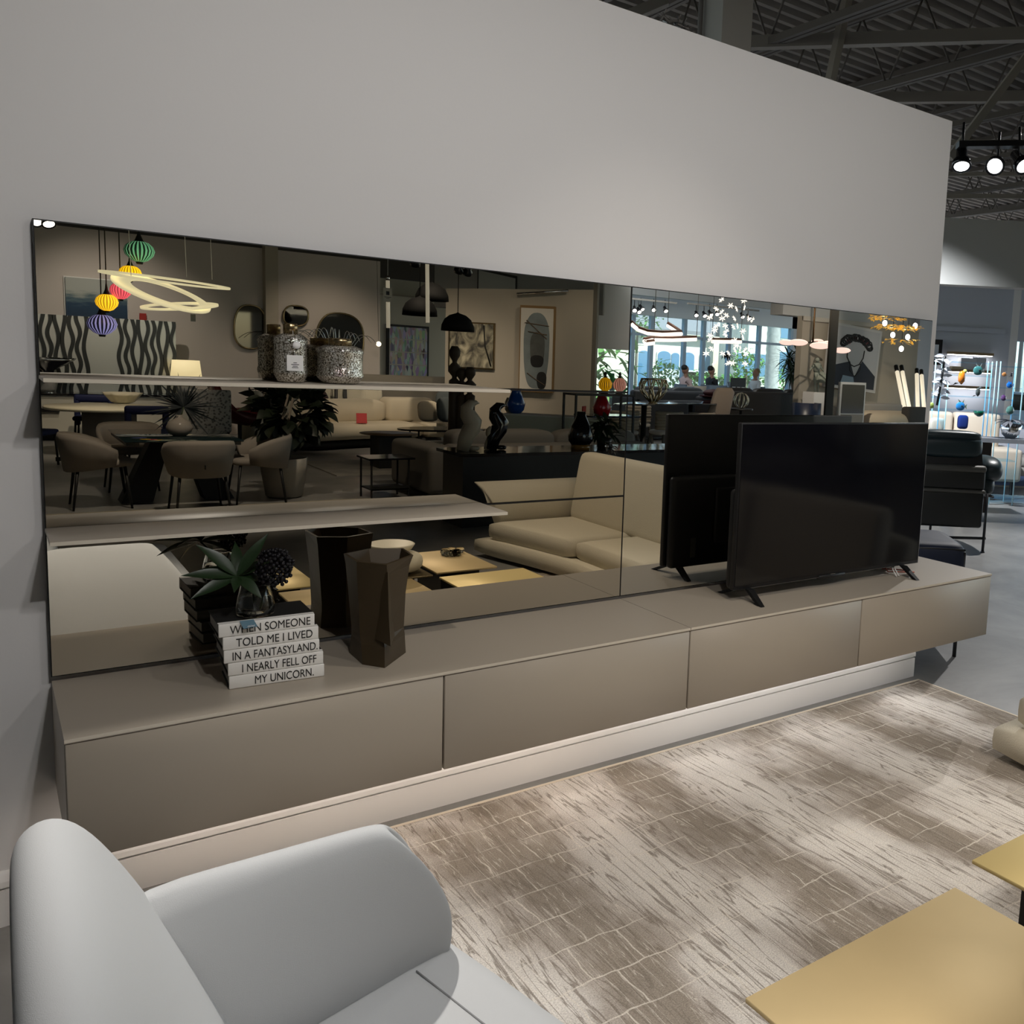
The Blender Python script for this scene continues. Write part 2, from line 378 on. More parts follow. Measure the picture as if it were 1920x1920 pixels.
# portrait wall
q0 = (12.311,-9.6,2.256); q1 = (15.859,-9.6,2.454)
struct('wall_portrait', MB().box((q0[0], -9.75, 0), (q1[0], -9.6, (13.739,-9.6,2.742)[2]+.0)), M_taupewall)
struct('trim_5', MB().box((q0[0], -9.62, (13.748,-9.6,2.657)[2]), (q1[0], -9.57, (13.739,-9.6,2.742)[2])), mat('taupe moulding', (.5, .47, .42), .7))
struct('wall_portrait_top', MB().box((q0[0]-.4, -10.1, (13.739,-9.6,2.742)[2]), (q1[0]+3, -9.75, 5.2)), M_grey)
struct('wall_portrait_end', MB().box((q1[0], -9.75, 0), (q1[0]+3, -9.6, 5.2)), M_bluewall)
p0 = (10.53,-7.2,2.173); p1 = (10.752,-7.2,2.185)
struct('column_2', MB().box((p0[0]+.05, -7.24, 0), (p1[0], -7.2, 5.9)), mat('dark taupe post', (.045, .041, .035), .7))
# ---- outside, beyond the window wall
M_lawn = mat('lawn', (.16, .30, .07), .9, vary=.5, vscale=8); M_pave = mat('pavement', (.62, .6, .56), .8)
struct('ground_lawn', MB().box((6, -60, -.12), (60, -22.5, .02)), M_lawn)
struct('ground_pavement', MB().box((6, -27, -.1), (60, -23.4, .03)), M_pave)

# ---------------------------------------------------------------- media wall
M_mirror = mat('bronze mirror', (.62, .575, .49), 0, 1)
M_mirror2 = mat('smoked mirror', (.66, .64, .585), 0, 1)
M_lacq = mat('taupe lacquer', (.40, .35, .285), .38, 0, .5)
M_edge = mat('pale lacquer edge', (.66, .60, .5), .35)
ZT, ZB = 1.956, .705; dz = (ZT-ZB)/3; XS, XR = 1.8925, 3.797
rows = [('bottom', 0), ('middle', 1), ('top', 2)]
for nm, i in rows:
    t = thing('mirror_panel', {'bottom': 'bronze mirror panel just above the low cabinet, under the lower shelf', 'middle': 'bronze mirror panel between the two taupe wall shelves', 'top': 'bronze mirror panel above the upper shelf with the silvered bottles'}[nm], 'mirror', (XS/2, .02, ZB+i*dz), group='bronze mirror panels')
    MB().box((.003, 0, ZB+i*dz+.004), (XS-.003, .012, ZB+(i+1)*dz-.004)).build('glass', M_mirror, t)
    MB().box((0, .004, ZB+i*dz), (XS, .032, ZB+(i+1)*dz)).build('backing', M_black, t)
t = thing('mirror_panel', 'tall smoked mirror panel behind the television', 'mirror', ((XS+XR)/2, .02, ZB), group='bronze mirror panels')
MB().box((XS+.003, 0, ZB+.004), (XR-.003, .012, ZT-.004)).build('glass', M_mirror2, t)
MB().box((XS, .004, ZB), (XR, .032, ZT)).build('backing', M_black, t)
for z, lab in ((ZB+dz, 'taupe lacquered wall shelf, the lower one, bare'), (ZB+2*dz, 'taupe lacquered wall shelf, the upper one, carrying silvered bottles')):
    m = MB(); m.rbox((0, -.218, z-.004), (1.272, -.001, z+.008), .002, 1)
    t = thing('wall_shelf', lab, 'shelf', (.636, -.1, z), group='wall shelves on the mirror')
    m.build('board', M_lacq, t); MB().box((0, -.2195, z-.003), (1.272, -.218, z+.007)).build('edge', M_edge, t)
ZU, ZO, DU = .6957, .3838, .473
G = [0, .947, 1.895, 2.843, 3.81]
for j, lab in enumerate(('taupe low media cabinet with two fronts, under the shelves and books', 'taupe low media cabinet with two fronts, under the television')):
    x0, x1 = G[2*j], G[2*j+2]
    t = thing('media_cabinet', lab, 'cabinet', ((x0+x1)/2, -.22, ZO), group='wall hung media cabinets')
    MB().box((x0+.002, -DU+.022, ZO), (x1-.002, .03, ZU-.012)).build('body', M_lacq, t)
    MB().box((x0+.0012, -DU, ZU-.011), (x1-.0012, 0, ZU)).build('top', M_lacq, t)
    MB().box((x0+.0012, -DU-.001, ZU-.0085), (x1-.0012, -DU+.002, ZU-.0005)).build('top_edge', M_edge, t)
    for k in (0, 1):
        MB().rbox((G[2*j+k]+.003, -DU+.001, ZO-.002), (G[2*j+k+1]-.003, -DU+.021, ZU-.014), .002, 1).build('door', M_lacq, t)

# television
M_foot = mat('matt black plastic', (.006, .006, .006), .7, spec=.25)
t = thing('television', 'large black flat television standing on the media cabinet', 'television', (2.88, -.25, ZU))
M_screen = mat('black screen', (.004, .004, .006), .09, spec=.45)
M_tvplastic = mat('black television plastic', (.007, .007, .008), .45)
X0, X1, TB, TT = 2.277, 3.486, .742, 1.438
MB().rbox((X0, -.262, TB), (X1, -.237, TT), .004, 2).build('body', M_tvplastic, t)
MB().box((X0+.006, -.2645, TB+.016), (X1-.006, -.2615, TT-.006)).build('screen', M_screen, t)
m = MB().rbox((X0+.01, -.24, TB-.006), (X1-.08, -.19, TB+.42), .02, 2); m.rbox((X0+.25, -.195, TB+.1), (X1-.25, -.175, TB+.36), .01, 2)
hs = m.build('rear_housing', M_tvplastic, t)
tag(MB().box((X0+.12, -.1895, TB+.04), (X0+.15, -.1885, TB+.13)).build('label_sticker', mat('worn sticker', (.12, .115, .09), .7), hs), 'small pale sticker')
MB().rbox((2.78, -.268, TB-.008), (2.95, -.245, TB+.01), .003, 1).build('sensor_bar', M_tvplastic, t)
MB().box((2.855, -.2656, TB+.003), (2.885, -.2650, TB+.011)).build('badge', M_chrome, t)
MB().box((X0+.004, -.2652, TB+.001), (X1-.004, -.2648, TB+.003)).build('trim_line', mat('dark chrome', (.25, .25, .27), .25, 1), t)
for x in (2.36, 3.36):
    m = MB()
    for y1 in (-.375, -.115):
        s = 1 if y1 > -.25 else -1
        m.loft([[Vector((x-.016, -.25+s*.02-.012, TB)), Vector((x+.016, -.25+s*.02-.012, TB)), Vector((x+.016, -.25+s*.02+.012, TB)), Vector((x-.016, -.25+s*.02+.012, TB))],
                [Vector((x-.03-.008, y1-.014, ZU+.0005)), Vector((x-.03+.012, y1-.014, ZU+.0005)), Vector((x-.03+.012, y1+.014, ZU+.0005)), Vector((x-.03-.008, y1+.014, ZU+.0005))]])
    m.build('foot', M_foot, t)
M_red = mat('red cable', (.5, .09, .04), .5)
m = MB(); m.tube([(3.30, -.185, .75), (3.335, -.2, .70), (3.40, -.24, .6995), (3.45, -.27, .6995), (3.43, -.2, .6995), (3.36, -.14, .6995)], .003, 6)
solo('power_cord', m, M_red, 'thin red power cord lying under the television corner', 'cord')
m = MB(); m.tube([(3.31, -.235, .74), (3.29, -.29, .699)], .003, 6).tube([(3.325, -.235, .74), (3.31, -.29, .699)], .003, 6)
solo('signal_cable', m, M_white, 'pair of white cables hanging under the television foot', 'cable')

# quote books
M_ink = mat('black print', (.01, .01, .01), .6); M_spine = mat('white book spine', (.82, .80, .76), .55); M_pages = mat('grey page edges', (.33, .32, .3), .8); M_cover = mat('black cloth cover', (.011, .011, .011), .6)
BT = ['MY UNICORN.', 'I NEARLY FELL OFF', 'IN A FANTASYLAND.', 'TOLD ME I LIVED', 'WHEN SOMEONE']
bl = ['lowest', 'second from the bottom', 'middle', 'second from the top', 'top']
FW = [.62, .78, .89, .80, .84]
for i in range(5):
    w_, d_, h_ = .25, .165, .0375
    cx, cy_ = .512-.006*i+(.004 if i in (1, 3) else 0), -.322+.001*i; z = ZU+.0005+i*.0381; an = R(-4.2+.7*i)
    c_, s_ = math.cos(an), math.sin(an)
    t = thing('book', 'white-spined book reading %s, the %s of the quote stack' % (BT[i], bl[i]), 'book', (cx, cy_, z), group='quote books stacked on the low cabinet')
    m = MB().at((cx, cy_, z), an); m.box((-w_/2, .004, 0), (w_/2, d_, .003)).box((-w_/2, .004, h_-.003), (w_/2, d_, h_)); m.build('cover', M_cover, t)
    m = MB().at((cx, cy_, z), an); m.rbox((-w_/2, -.001, 0), (w_/2, .006, h_), .0025, 2).box((-w_/2, .005, h_-.0031), (w_/2, .02, h_+.0002)); m.build('spine', M_spine, t)
    m = MB().at((cx, cy_, z), an); m.box((-w_/2+.004, .006, .003), (w_/2-.004, d_-.004, h_-.003)); m.build('pages', M_pages, t)
    o = Vector((cx, cy_, z))+Vector((-.001*(-s_), -.001*c_, h_*.5)) + Vector((c_, s_, 0))*(.018 if i == 0 else .008)
    lettering(BT[i], t, o, (c_, s_, 0), (0, 0, 1), w_*FW[i], .0235, M_ink)
TAG = (.437, -.334, ZU+.1905)
M_tag = mat('blue price card', (.10, .19, .25), .5)
t = thing('price_tag', 'small blue store card hanging over the spine of the top book', 'price tag', TAG)
MB().ext([(TAG[0]-.016, TAG[1]-.004, TAG[2]-.014), (TAG[0]+.020, TAG[1]-.003, TAG[2]-.012), (TAG[0]+.014, TAG[1]+.016, TAG[2]+.0035), (TAG[0]-.022, TAG[1]+.015, TAG[2]+.004)], (0, .0006, .0006)).build('card', M_tag, t)
lettering('sklar', t, (TAG[0]+.004, TAG[1]-.0032, TAG[2]-.0085), (1, .02, .05), (-.15, .9, .8), .02, .006, M_white)
# glass vase with greenery on the books
M_glass = mat('clear glass', (.93, .95, .94), .02, trans=1, ior=1.35)
VX, VY, VZ = .47, -.252, ZU+.1915
t = thing('glass_vase', 'small tapered clear glass vase standing on the book stack', 'vase', (VX, VY, VZ))
m = MB().lathe([(.044, 0), (.05, .004), (.051, .02), (.046, .05), (.038, .085), (.034, .092), (.032, .092), (.036, .085), (.044, .05), (.0475, .02), (.044, .008), (0, .008)], (VX, VY, VZ), 28)
m.build('glass', M_glass, t); MB().lathe([(.042, 0), (.0465, .012), (.043, .04), (0, .04)], (VX, VY, VZ+.009), 24).build('water', mat('water', (.95, .97, .96), 0, trans=1, ior=1.2), t)
M_green = mat('dark green leaf', (.011, .027, .008), .38, vary=.4, vscale=25); M_green2 = mat('deep green leaf', (.012, .028, .01), .45)
M_berry = mat('black berry', (.006, .005, .007), .3, spec=.35); M_stem = mat('green stem', (.03, .05, .015), .6)
t2 = thing('leaf_spray', 'spray of broad dark green leaves in the small glass vase', 'foliage', (VX, VY, VZ+.02))
m = MB(); hub = Vector((VX-.05, VY-.02, VZ+.12))
m.tube([(VX, VY, VZ+.012), (VX-.008, VY-.004, VZ+.07), hub], .003, 6); m.build('stem', M_stem, t2)
m = MB()
for dx, dy, dzz, ln, wd in ((-1, -.1, .28, .12, .038), (-.62, .1, .78, .12, .04), (-.9, -.4, -.15, .115, .036), (.5, -.25, .95, .125, .036), (.45, -.75, -.35, .085, .036), (-.2, -.8, -.1, .07, .03), (-.55, .5, .2, .11, .036), (.1, .5, .9, .1, .034), (.9, .6, .3, .13, .036), (1, .4, -.2, .1, .034), (-.8, .6, -.2, .1, .034)):
    m.leaf(hub, (dx, dy, dzz), ln*1.12, wd*.98, .25, up=(0, -.7, .7), seg=8)
m.build('foliage', M_green, t2)
t2 = thing('berry_cluster', 'round cluster of tiny black berries beside the leaves', 'berries', (VX+.03, VY, VZ+.03))
bc = Vector((VX+.045, VY-.03, VZ+.14)); MB().tube([(VX+.01, VY, VZ+.012), (VX+.03, VY, VZ+.08), bc], .0025, 6).build('stem', M_stem, t2)
m = MB(); rr = random.Random(3)
for i in range(230):
    zz = 1-2*(i+.5)/230; th = i*2.39996; q = math.sqrt(1-zz*zz); k = rr.uniform(.72, 1.02)
    m.sph((bc.x+.05*q*math.cos(th)*k, bc.y+.05*q*math.sin(th)*k, bc.z+.056*zz*k), .0058, 7, 5)
tag(m.build('berries', M_berry, t2), kind='stuff')
# faceted face sculpture
FX, FY = .838, -.205
M_bronze = mat('brown bronze glaze', (.062, .043, .022), .42, .2)
def ring(z, A, B, C, D, E, F): return [Vector((FX+a[0], FY+a[1], ZU+.0006+z)) for a in (A, B, C, D, E, F)]
m = MB()
m.loft([ring(0, (-.076, -.08), (-.03, -.146), (.076, -.035), (.085, .06), (0, .085), (-.075, .05)),
        ring(.06, (-.075, -.065), (-.026, -.132), (.074, -.03), (.08, .055), (0, .08), (-.07, .045)),
        ring(.085, (-.077, -.06), (-.024, -.116), (.069, -.035), (.08, .055), (0, .08), (-.07, .045)),
        ring(.20, (-.082, -.06), (-.022, -.125), (.072, -.04), (.085, .06), (0, .085), (-.078, .05)),
        ring(.29, (-.090, -.07), (-.024, -.145), (.08, -.05), (.095, .06), (0, .095), (-.085, .055)),
        ring(.322, (-.092, -.075), (-.028, -.152), (.09, -.055), (.1, .06), (0, .1), (-.09, .058)),
        ring(.323, (-.085, -.07), (-.026, -.14), (.083, -.05), (.092, .055), (0, .092), (-.083, .053)),
        ring(.27, (-.08, -.04), (-.02, -.11), (.075, -.035), (.075, .04), (0, .07), (-.07, .04))])
t = thing('face_vase', 'tall brown faceted vase shaped like an abstract long face', 'vase', (FX, FY, ZU))
m.build('body', M_bronze, t)
m = MB(); m.loft([[Vector((FX-.046, FY-.104, ZU+.084)), Vector((FX-.022, FY-.172, ZU+.074)), Vector((FX+.018, FY-.095, ZU+.082))],
                  [Vector((FX-.036, FY-.11, ZU+.16)), Vector((FX-.022, FY-.155, ZU+.16)), Vector((FX+.004, FY-.105, ZU+.16))],
                  [Vector((FX-.032, FY-.13, ZU+.3)), Vector((FX-.025, FY-.152, ZU+.3)), Vector((FX-.014, FY-.130, ZU+.3))]])
m.build('nose', M_bronze, t)
# silvered bottles on the upper shelf
M_merc = mat('mercury glass', (.62, .58, .5), .08, .8)
n, L, b = nodes(M_merc); vv = mapped(n, L, (1, 1, 1)); tx = n.new('ShaderNodeTexNoise'); tx.inputs['Scale'].default_value = 230; tx.inputs['Detail'].default_value = 4
L.new(vv, tx.inputs['Vector']); rp = ramp(n, [(.37, (.07, .055, .035)), (.46, (.42, .38, .31)), (.54, (.75, .72, .64)), (.62, (1, .98, .94))]); L.new(tx.outputs['Fac'], rp.inputs[0]); L.new(rp.outputs[0], b.inputs['Base Color'])
bp = n.new('ShaderNodeBump'); bp.inputs['Strength'].default_value = .5; bp.inputs['Distance'].default_value = .004; L.new(tx.outputs['Fac'], bp.inputs['Height']); L.new(bp.outputs[0], b.inputs['Normal'])
M_brass = mat('dark brass', (.32, .24, .13), .25, 1); SZ = ZB+2*dz+.0085
for x, y, rw, h, nr, nh, lab in ((.608, -.1, .049, .145, .02, .03, 'tall silvered glass bottle with a brass neck and white card'), (.752, -.1, .071, .118, .034, .022, 'squat wide silvered glass bottle with a brass neck')):
    t = thing('bottle', lab, 'bottle', (x, y, SZ), group='silvered bottles on the upper shelf')
    q = rw; MB().lathe([(q*.6, 0), (q*.74, .003), (q*.95, h*.16), (q*.98, h*.22), (q*.93, h*.3), (q*.93, h*.78), (q*.98, h*.84), (q*.9, h*.93), (nr*1.35, h*.99), (nr, h)], (x, y, SZ), 32, lobes=8, amp=.018).build('body', M_merc, t)
    MB().lathe([(nr, 0), (nr*1.02, nh*.9), (nr*.9, nh), (nr*.75, nh), (nr*.75, .002), (0, .002)], (x, y, SZ+h), 20).build('neck', M_brass, t)
TG = (.607, -.152, SZ+.062)
t = thing('price_tag', 'white square card hung on the tall silvered bottle', 'price tag', TG)
m = MB().box((TG[0]-.023, TG[1]-.001, TG[2]-.026), (TG[0]+.023, TG[1], TG[2]+.02)); m.build('card', M_white, t)
m = MB(); 
for k, (wd, zz) in enumerate(((.010, -.002), (.022, -.007), (.014, -.012), (.018, -.016))): m.box((TG[0]-wd/2, TG[1]-.0013, TG[2]+zz-.0012), (TG[0]+wd/2, TG[1]-.001, TG[2]+zz+.0008))
m.build('print', M_ink, t); MB().tube([(TG[0], TG[1], TG[2]+.019), (TG[0]+.002, TG[1]+.03, SZ+.155)], .0006, 5).build('string', M_white, t)
tag(MB().at((.612, -.151, SZ+.112), 0, R(90)).lathe([(.0, 0), (.011, 0), (.011, .001), (0, .001)], n=18).build('sticker', M_white), 'small round white sticker on the tall silvered bottle', 'sticker')

# ---------------------------------------------------------------- rug
M_rug = mat('striped rug', (.5, .47, .43), .95, spec=.1)
n, L, b = nodes(M_rug)
def noise(scale, mp, det=3, dist=0):
    t_ = n.new('ShaderNodeTexNoise'); t_.inputs['Scale'].default_value = scale; t_.inputs['Detail'].default_value = det; t_.inputs['Distortion'].default_value = dist
    L.new(mapped(n, L, mp), t_.inputs['Vector']); return t_.outputs['Fac']
def mth(op, a_, b_=0., c_=0.):
    q_ = n.new('ShaderNodeMath'); q_.operation = op
    for k_, v_ in enumerate((a_, b_, c_)):
        if isinstance(v_, (int, float)): q_.inputs[k_].default_value = v_
        else: L.new(v_, q_.inputs[k_])
    return q_.outputs[0]
tc_ = n.new('ShaderNodeTexCoord'); sx_ = n.new('ShaderNodeSeparateXYZ'); L.new(tc_.outputs['Object'], sx_.inputs[0])
ph_ = mth('MULTIPLY_ADD', sx_.outputs[0], 9.6, mth('MULTIPLY', noise(1.3, (1.6, .8, 1), 3, .4), 5.5))
bl_ = mth('MULTIPLY_ADD', mth('SINE', ph_), .20, mth('MULTIPLY_ADD', noise(2.6, (1.6, 1.0, 1), 4), .9, .07))
r1 = ramp(n, [(.30, (.64, .605, .56)), (.46, (.55, .515, .475)), (.56, (.40, .36, .32)), (.68, (.265, .23, .19))]); L.new(bl_, r1.inputs[0])
r2 = ramp(n, [(.465, (0, 0, 0)), (.49, (.8, .8, .8)), (.505, (.8, .8, .8)), (.53, (0, 0, 0))]); L.new(noise(2.0, (13, 1.0, 1), 4, .9), r2.inputs[0])
c1 = mixc(n, L, r2.outputs[0], r1.outputs[0], (.20, .17, .14))
r3 = ramp(n, [(.53, (0, 0, 0)), (.545, (.6, .6, .6)), (.56, (0, 0, 0))]); L.new(noise(2.3, (16, 1.1, 1), 3, .6), r3.inputs[0])
c1 = mixc(n, L, r3.outputs[0], c1, (.66, .61, .54))
dn = n.new('ShaderNodeTexNoise'); dn.inputs['Scale'].default_value = 7; v3 = mapped(n, L, (1, 1, 1)); L.new(v3, dn.inputs['Vector'])
va = n.new('ShaderNodeVectorMath'); va.operation = 'MULTIPLY_ADD'; va.inputs[1].default_value = (.05, .05, 0); L.new(dn.outputs['Color'], va.inputs[0]); L.new(v3, va.inputs[2])
bk = n.new('ShaderNodeTexBrick'); bk.offset = .43; bk.inputs['Scale'].default_value = 1; bk.inputs['Brick Width'].default_value = .16; bk.inputs['Row Height'].default_value = .15; bk.inputs['Mortar Size'].default_value = .0035; bk.inputs['Mortar Smooth'].default_value = .7
L.new(va.outputs[0], bk.inputs['Vector'])
rk = ramp(n, [(.42, (0, 0, 0)), (.5, (.75, .75, .75))]); L.new(noise(3.2, (1, 1, 1), 2), rk.inputs[0])
c2 = mixc(n, L, mth('MULTIPLY', bk.outputs['Fac'], rk.outputs[0]), c1, (.64, .59, .52))
sp = n.new('ShaderNodeTexNoise'); sp.inputs['Scale'].default_value = 230; sp.inputs['Detail'].default_value = 2; L.new(mapped(n, L, (1, 1, 1)), sp.inputs['Vector'])
r4 = ramp(n, [(.3, (.78, .78, .78)), (.7, (1.22, 1.22, 1.22))]); L.new(sp.outputs['Fac'], r4.inputs[0])
c3 = mixc(n, L, 1.0, c2, r4.outputs[0], 'MULTIPLY'); L.new(c3, b.inputs['Base Color'])
bp = n.new('ShaderNodeBump'); bp.inputs['Strength'].default_value = .6; bp.inputs['Distance'].default_value = .01; L.new(sp.outputs['Fac'], bp.inputs['Height']); L.new(bp.outputs[0], b.inputs['Normal'])
t = thing('area_rug', 'large beige and taupe streaked rug on the concrete floor', 'rug', (2, -1.7, 0))
MB().box((.15, -3.1, 0), (3.84, -.058, .009)).build('pile', M_rug, t)
MB().box((.14, -.062, 0), (3.846, -.048, .0105)).box((3.836, -3.1, 0), (3.848, -.05, .0105)).build('binding', mat('cream binding', (.62, .55, .45), .9), t)

# ---------------------------------------------------------------- near sofa
M_sofa = mat('pale grey woven fabric', (.52, .525, .525), .9, spec=.2, bump=.18, bscale=800)
t = thing('sofa', 'pale grey fabric sofa with rounded arm in front of the low cabinet', 'sofa', (.25, -2.3, 0))
MB().rbox((-.02, -3.4, .1), (.62, -1.27, .3), .05, 3).build('base', M_sofa, t)
for x in (.05, .55):
    for y in (-3.3, -1.4): MB().cyl((x, y, 0), .02, .11, 12).build('leg', M_black, t)
rings = []
for i in range(15):
    y = -1.335-.02*min(i, 2)-(.14*max(0, i-2)); xf = .60+.22*min(.5, -y-1.335); e = (.45, .8, .96)[min(i, 2)] if i < 3 else 1
    sec = [(.1, .3), (.1, .47), (.3, .472), (xf-.135, .472), (xf-.13, .4715), (xf-.06, .470), (xf-.02, .458), (xf, .43), (xf+.004, .38), (xf-.01, .3)]
    rings.append([Vector((x, y, .385+(z-.385)*e)) for x, z in sec])
MB().loft(rings, True).build('seat_cushion', M_sofa, t)
m = MB(); m.tube([(.60+.22*min(.5, -y-1.335)-.132, y, .4725) for y in [-1.44-.1*i for i in range(18)]], .0018, 5); m.build('seam', mat('grey seam', (.25, .25, .25), .9), t)
prof = [(-1.405, .44), (-1.43, .52), (-1.452, .62), (-1.466, .71), (-1.468, .765), (-1.452, .795), (-1.42, .79), (-1.37, .755), (-1.305, .69), (-1.25, .60), (-1.21, .49), (-1.192, .38), (-1.195, .29), (-1.24, .245), (-1.32, .26), (-1.375, .34)]
rings = []
for x, s_ in ((-.06, 1), (.2, 1), (.4, 1), (.52, 1), (.57, .985), (.592, .95), (.604, .88), (.608, .7), (.608, .4)):
    rings.append([Vector((x*.955-max(0, z-.50)**2*1.55*max(0, (x-.1)/.5), -1.345+(y+1.345)*s_-(.28*max(0, .55-x)*min(1, max(0, (.80-z)/.3)) if y < -1.39 else 0), .53+(z-.53)*s_)) for y, z in prof])
smooth(MB().loft(rings, True).build('arm', M_sofa, t))
bprof = [(-.0, .26), (-.04, .5), (-.085, .75), (-.115, .89), (-.105, .94), (-.07, .962), (-.03, .945), (.015, .88), (.07, .77), (.13, .64), (.175, .53), (.19, .46), (.17, .36), (.1, .26)]
rings = []
for y, s_ in ((-1.33, .35), (-1.333, .6), (-1.342, .76), (-1.362, .87), (-1.395, .945), (-1.45, .985), (-1.54, 1.0), (-1.8, 1.02), (-2.3, 1.02), (-2.75, 1.0), (-3.3, 1.0), (-3.35, .9)):
    rings.append([Vector((.022+(x-.03)*s_, y-(.05*max(0, z-.6)), .59+(z-.59)*s_)) for x, z in bprof])
smooth(MB().loft(rings, True).build('backrest', M_sofa, t))
m = MB(); m.tube([(-.092, -1.6-.1*i, .935) for i in range(17)], .004, 6); m.build('piping', M_sofa, t)

# ---------------------------------------------------------------- brass tables
M_gold = mat('brushed brass', (.58, .45, .24), .55, .45, vary=.12, vscale=3); M_gold2 = mat('bright brass', (.74, .59, .27), .45, .5); M_gold3 = mat('bronze sheet', (.30, .235, .13), .35, .8)
for x0, y0, x1, y1, z, mm_, lab in ((1.124, -2.25, 1.873, -1.692, .30, M_gold, 'square brushed brass low table nearest the grey sofa'), (2.03, -2.2, 2.60, -1.636, .30, M_gold2, 'bright brass low table close to the cabinet side of the rug'),
                            (1.50, -2.62, 2.02, -2.27, .30, M_gold3, 'dark bronze low table holding the white ring bowl'), (2.06, -2.93, 2.47, -2.31, .30, M_gold, 'brass low table with a clear glass dish on its far corner'), (.95, -2.9, 1.36, -2.33, .30, M_gold2, 'brass low table standing behind the dark bronze one')):
    t = thing('coffee_table', lab, 'coffee table', ((x0+x1)/2, (y0+y1)/2, .0105), group='cluster of low brass tables on the rug')
    MB().rbox((x0, y0, z-.012), (x1, y1, z), .002, 1).build('top', mm_, t)
    cx, cy_ = (x0+x1)/2, (y0+y1)/2; MB().box((cx-(x1-x0)*.32, cy_-(y1-y0)*.32, .0095), (cx+(x1-x0)*.32, cy_+(y1-y0)*.32, z-.012)).build('base', M_black, t)
M_cream = mat('cream ceramic', (.72, .67, .53), .5)
rc = (1.83, -2.43, .3005)
t = thing('ring_bowl', 'white ring shaped ceramic bowl on the dark bronze table', 'bowl', rc)
m = MB(); m.tube([(rc[0]+.115*math.cos(a*R(15)), rc[1]+.115*math.sin(a*R(15)), rc[2]+.066+.012*math.sin(a*R(15))) for a in range(24)], .062, 14, closed=True); m.build('ring', M_cream, t)
MB().lathe([(.06, 0), (.12, .05), (.14, .08), (.13, .085), (.05, .03), (0, .03)], (rc[0]-.01, rc[1]-.01, rc[2]+.1), 24).build('dish', M_cream, t)
gd = (2.36, -2.75, .3005)
m = MB()
for k in range(9): m.lathe([(.02, 0), (.03, .02), (.026, .035)], (gd[0]+.08*math.cos(k*.7)*(k/9+.2), gd[1]+.08*math.sin(k*.7)*(k/9+.2), gd[2]), 10)
solo('glass_ornament', m, M_glass, 'clear rippled glass ornament on the far brass table', 'ornament')
gd = (1.97, -2.52, .3005); solo('glass_bird', MB().sph((gd[0], gd[1], gd[2]+.03), (.028, .02, .03), 12, 8).sph((gd[0]+.012, gd[1], gd[2]+.065), .014, 10, 6), M_glass, 'little clear glass figure beside the white ring bowl', 'ornament')

# ---------------------------------------------------------------- facing cream sofa
M_csofa = mat('cream boucle', (.60, .55, .44), .95, spec=.15, bump=.5, bscale=160)
t = thing('sofa', 'long cream boucle sofa with flared arm facing the brass tables', 'sofa', (3.7, -2.4, 0))
def curvex(y): return 3.30-.22*max(0, (-y-2.7)/1.1)**1.3
ys = [-.9-.1*i for i in range(31)]
def slab(name, y0, y1, dx0, x1f, z0, z1, rnd=.06, nn=12):
    rings = []
    for i in range(nn+1):
        y = y0+(y1-y0)*i/nn; e = min(1, .72+min(i, nn-i)/nn*4.5); x0 = curvex(y)+dx0; x1 = x1f(y); zc, hz, xc, hx = (z0+z1)/2, (z1-z0)/2, (x0+x1)/2, (x1-x0)/2
        sec = []
        for k in range(16):
            a = 2*math.pi*k/16; ca, sa = math.cos(a), math.sin(a)
            sec.append(Vector((xc+hx*math.copysign(abs(ca)**.2, ca)*(.9+.1*e), y, zc+hz*math.copysign(abs(sa)**.22, sa)*e)))
        rings.append(sec)
    MB().loft(rings, True).build(name, M_csofa, t)
slab('base', -.88, -3.93, -.02, lambda y: 4.2, .02, .17, nn=20)
slab('seat_cushion', -2.82, -3.80, .02, lambda y: curvex(y)+.82, .155, .315)
slab('seat_cushion', -1.86, -2.80, .05, lambda y: curvex(y)+.82, .155, .315)
slab('seat_cushion', -.95, -1.84, .05, lambda y: curvex(y)+.82, .155, .315)
def upright(name, y0, y1, x0, x1, z0, z1, lean=.1, nn=10):
    rings = []
    for i in range(nn+1):
        y = y0+(y1-y0)*i/nn; d_ = min(i, nn-i)/nn; e = min(1, .86+d_*1.0)
        sec = []
        for k in range(16):
            a = 2*math.pi*k/16; ca, sa = math.cos(a), math.sin(a); z = (z0+z1)/2+(z1-z0)/2*math.copysign(abs(sa)**.4, sa)*e
            sec.append(Vector(((x0+x1)/2+(x1-x0)/2*math.copysign(abs(ca)**.5, ca)*e+lean*(z-z0)/(z1-z0), y, z)))
        rings.append(sec)
    MB().loft(rings, True).build(name, M_csofa, t)
def slabback(name, y0, y1, x0, x1, z0, z1, lean):
    rings = []
    for y, e in ((y0, .9), (y0-.012, .97), (y0-.035, 1), ((y0+y1)/2, 1), (y1+.035, 1), (y1+.012, .97), (y1, .9)):
        sec = []
        for k in range(20):
            a = 2*math.pi*k/20; ca, sa = math.cos(a), math.sin(a); z = (z0+z1)/2+(z1-z0)/2*math.copysign(abs(sa)**.22, sa)*e
            sec.append(Vector(((x0+x1)/2+(x1-x0)/2*math.copysign(abs(ca)**.4, ca)*e+lean*(z-z0)/(z1-z0), y, z)))
        rings.append(sec)
    MB().loft(rings, True).build(name, M_csofa, t)
slabback('back_cushion', -2.05, -3.76, 3.84, 4.0, .29, .875, .10)
slabback('back_cushion', -.95, -2.03, 3.88, 4.03, .29, .875, .10)
upright('backrest', -.9, -3.95, 4.05, 4.22, .1, .72, .12)
aprof = [(-3.83, .16), (-3.83, .32), (-3.845, .42), (-3.885, .50), (-3.96, .57), (-4.07, .605), (-4.09, .598), (-4.0, .545), (-3.93, .46), (-3.905, .34), (-3.9, .16)]
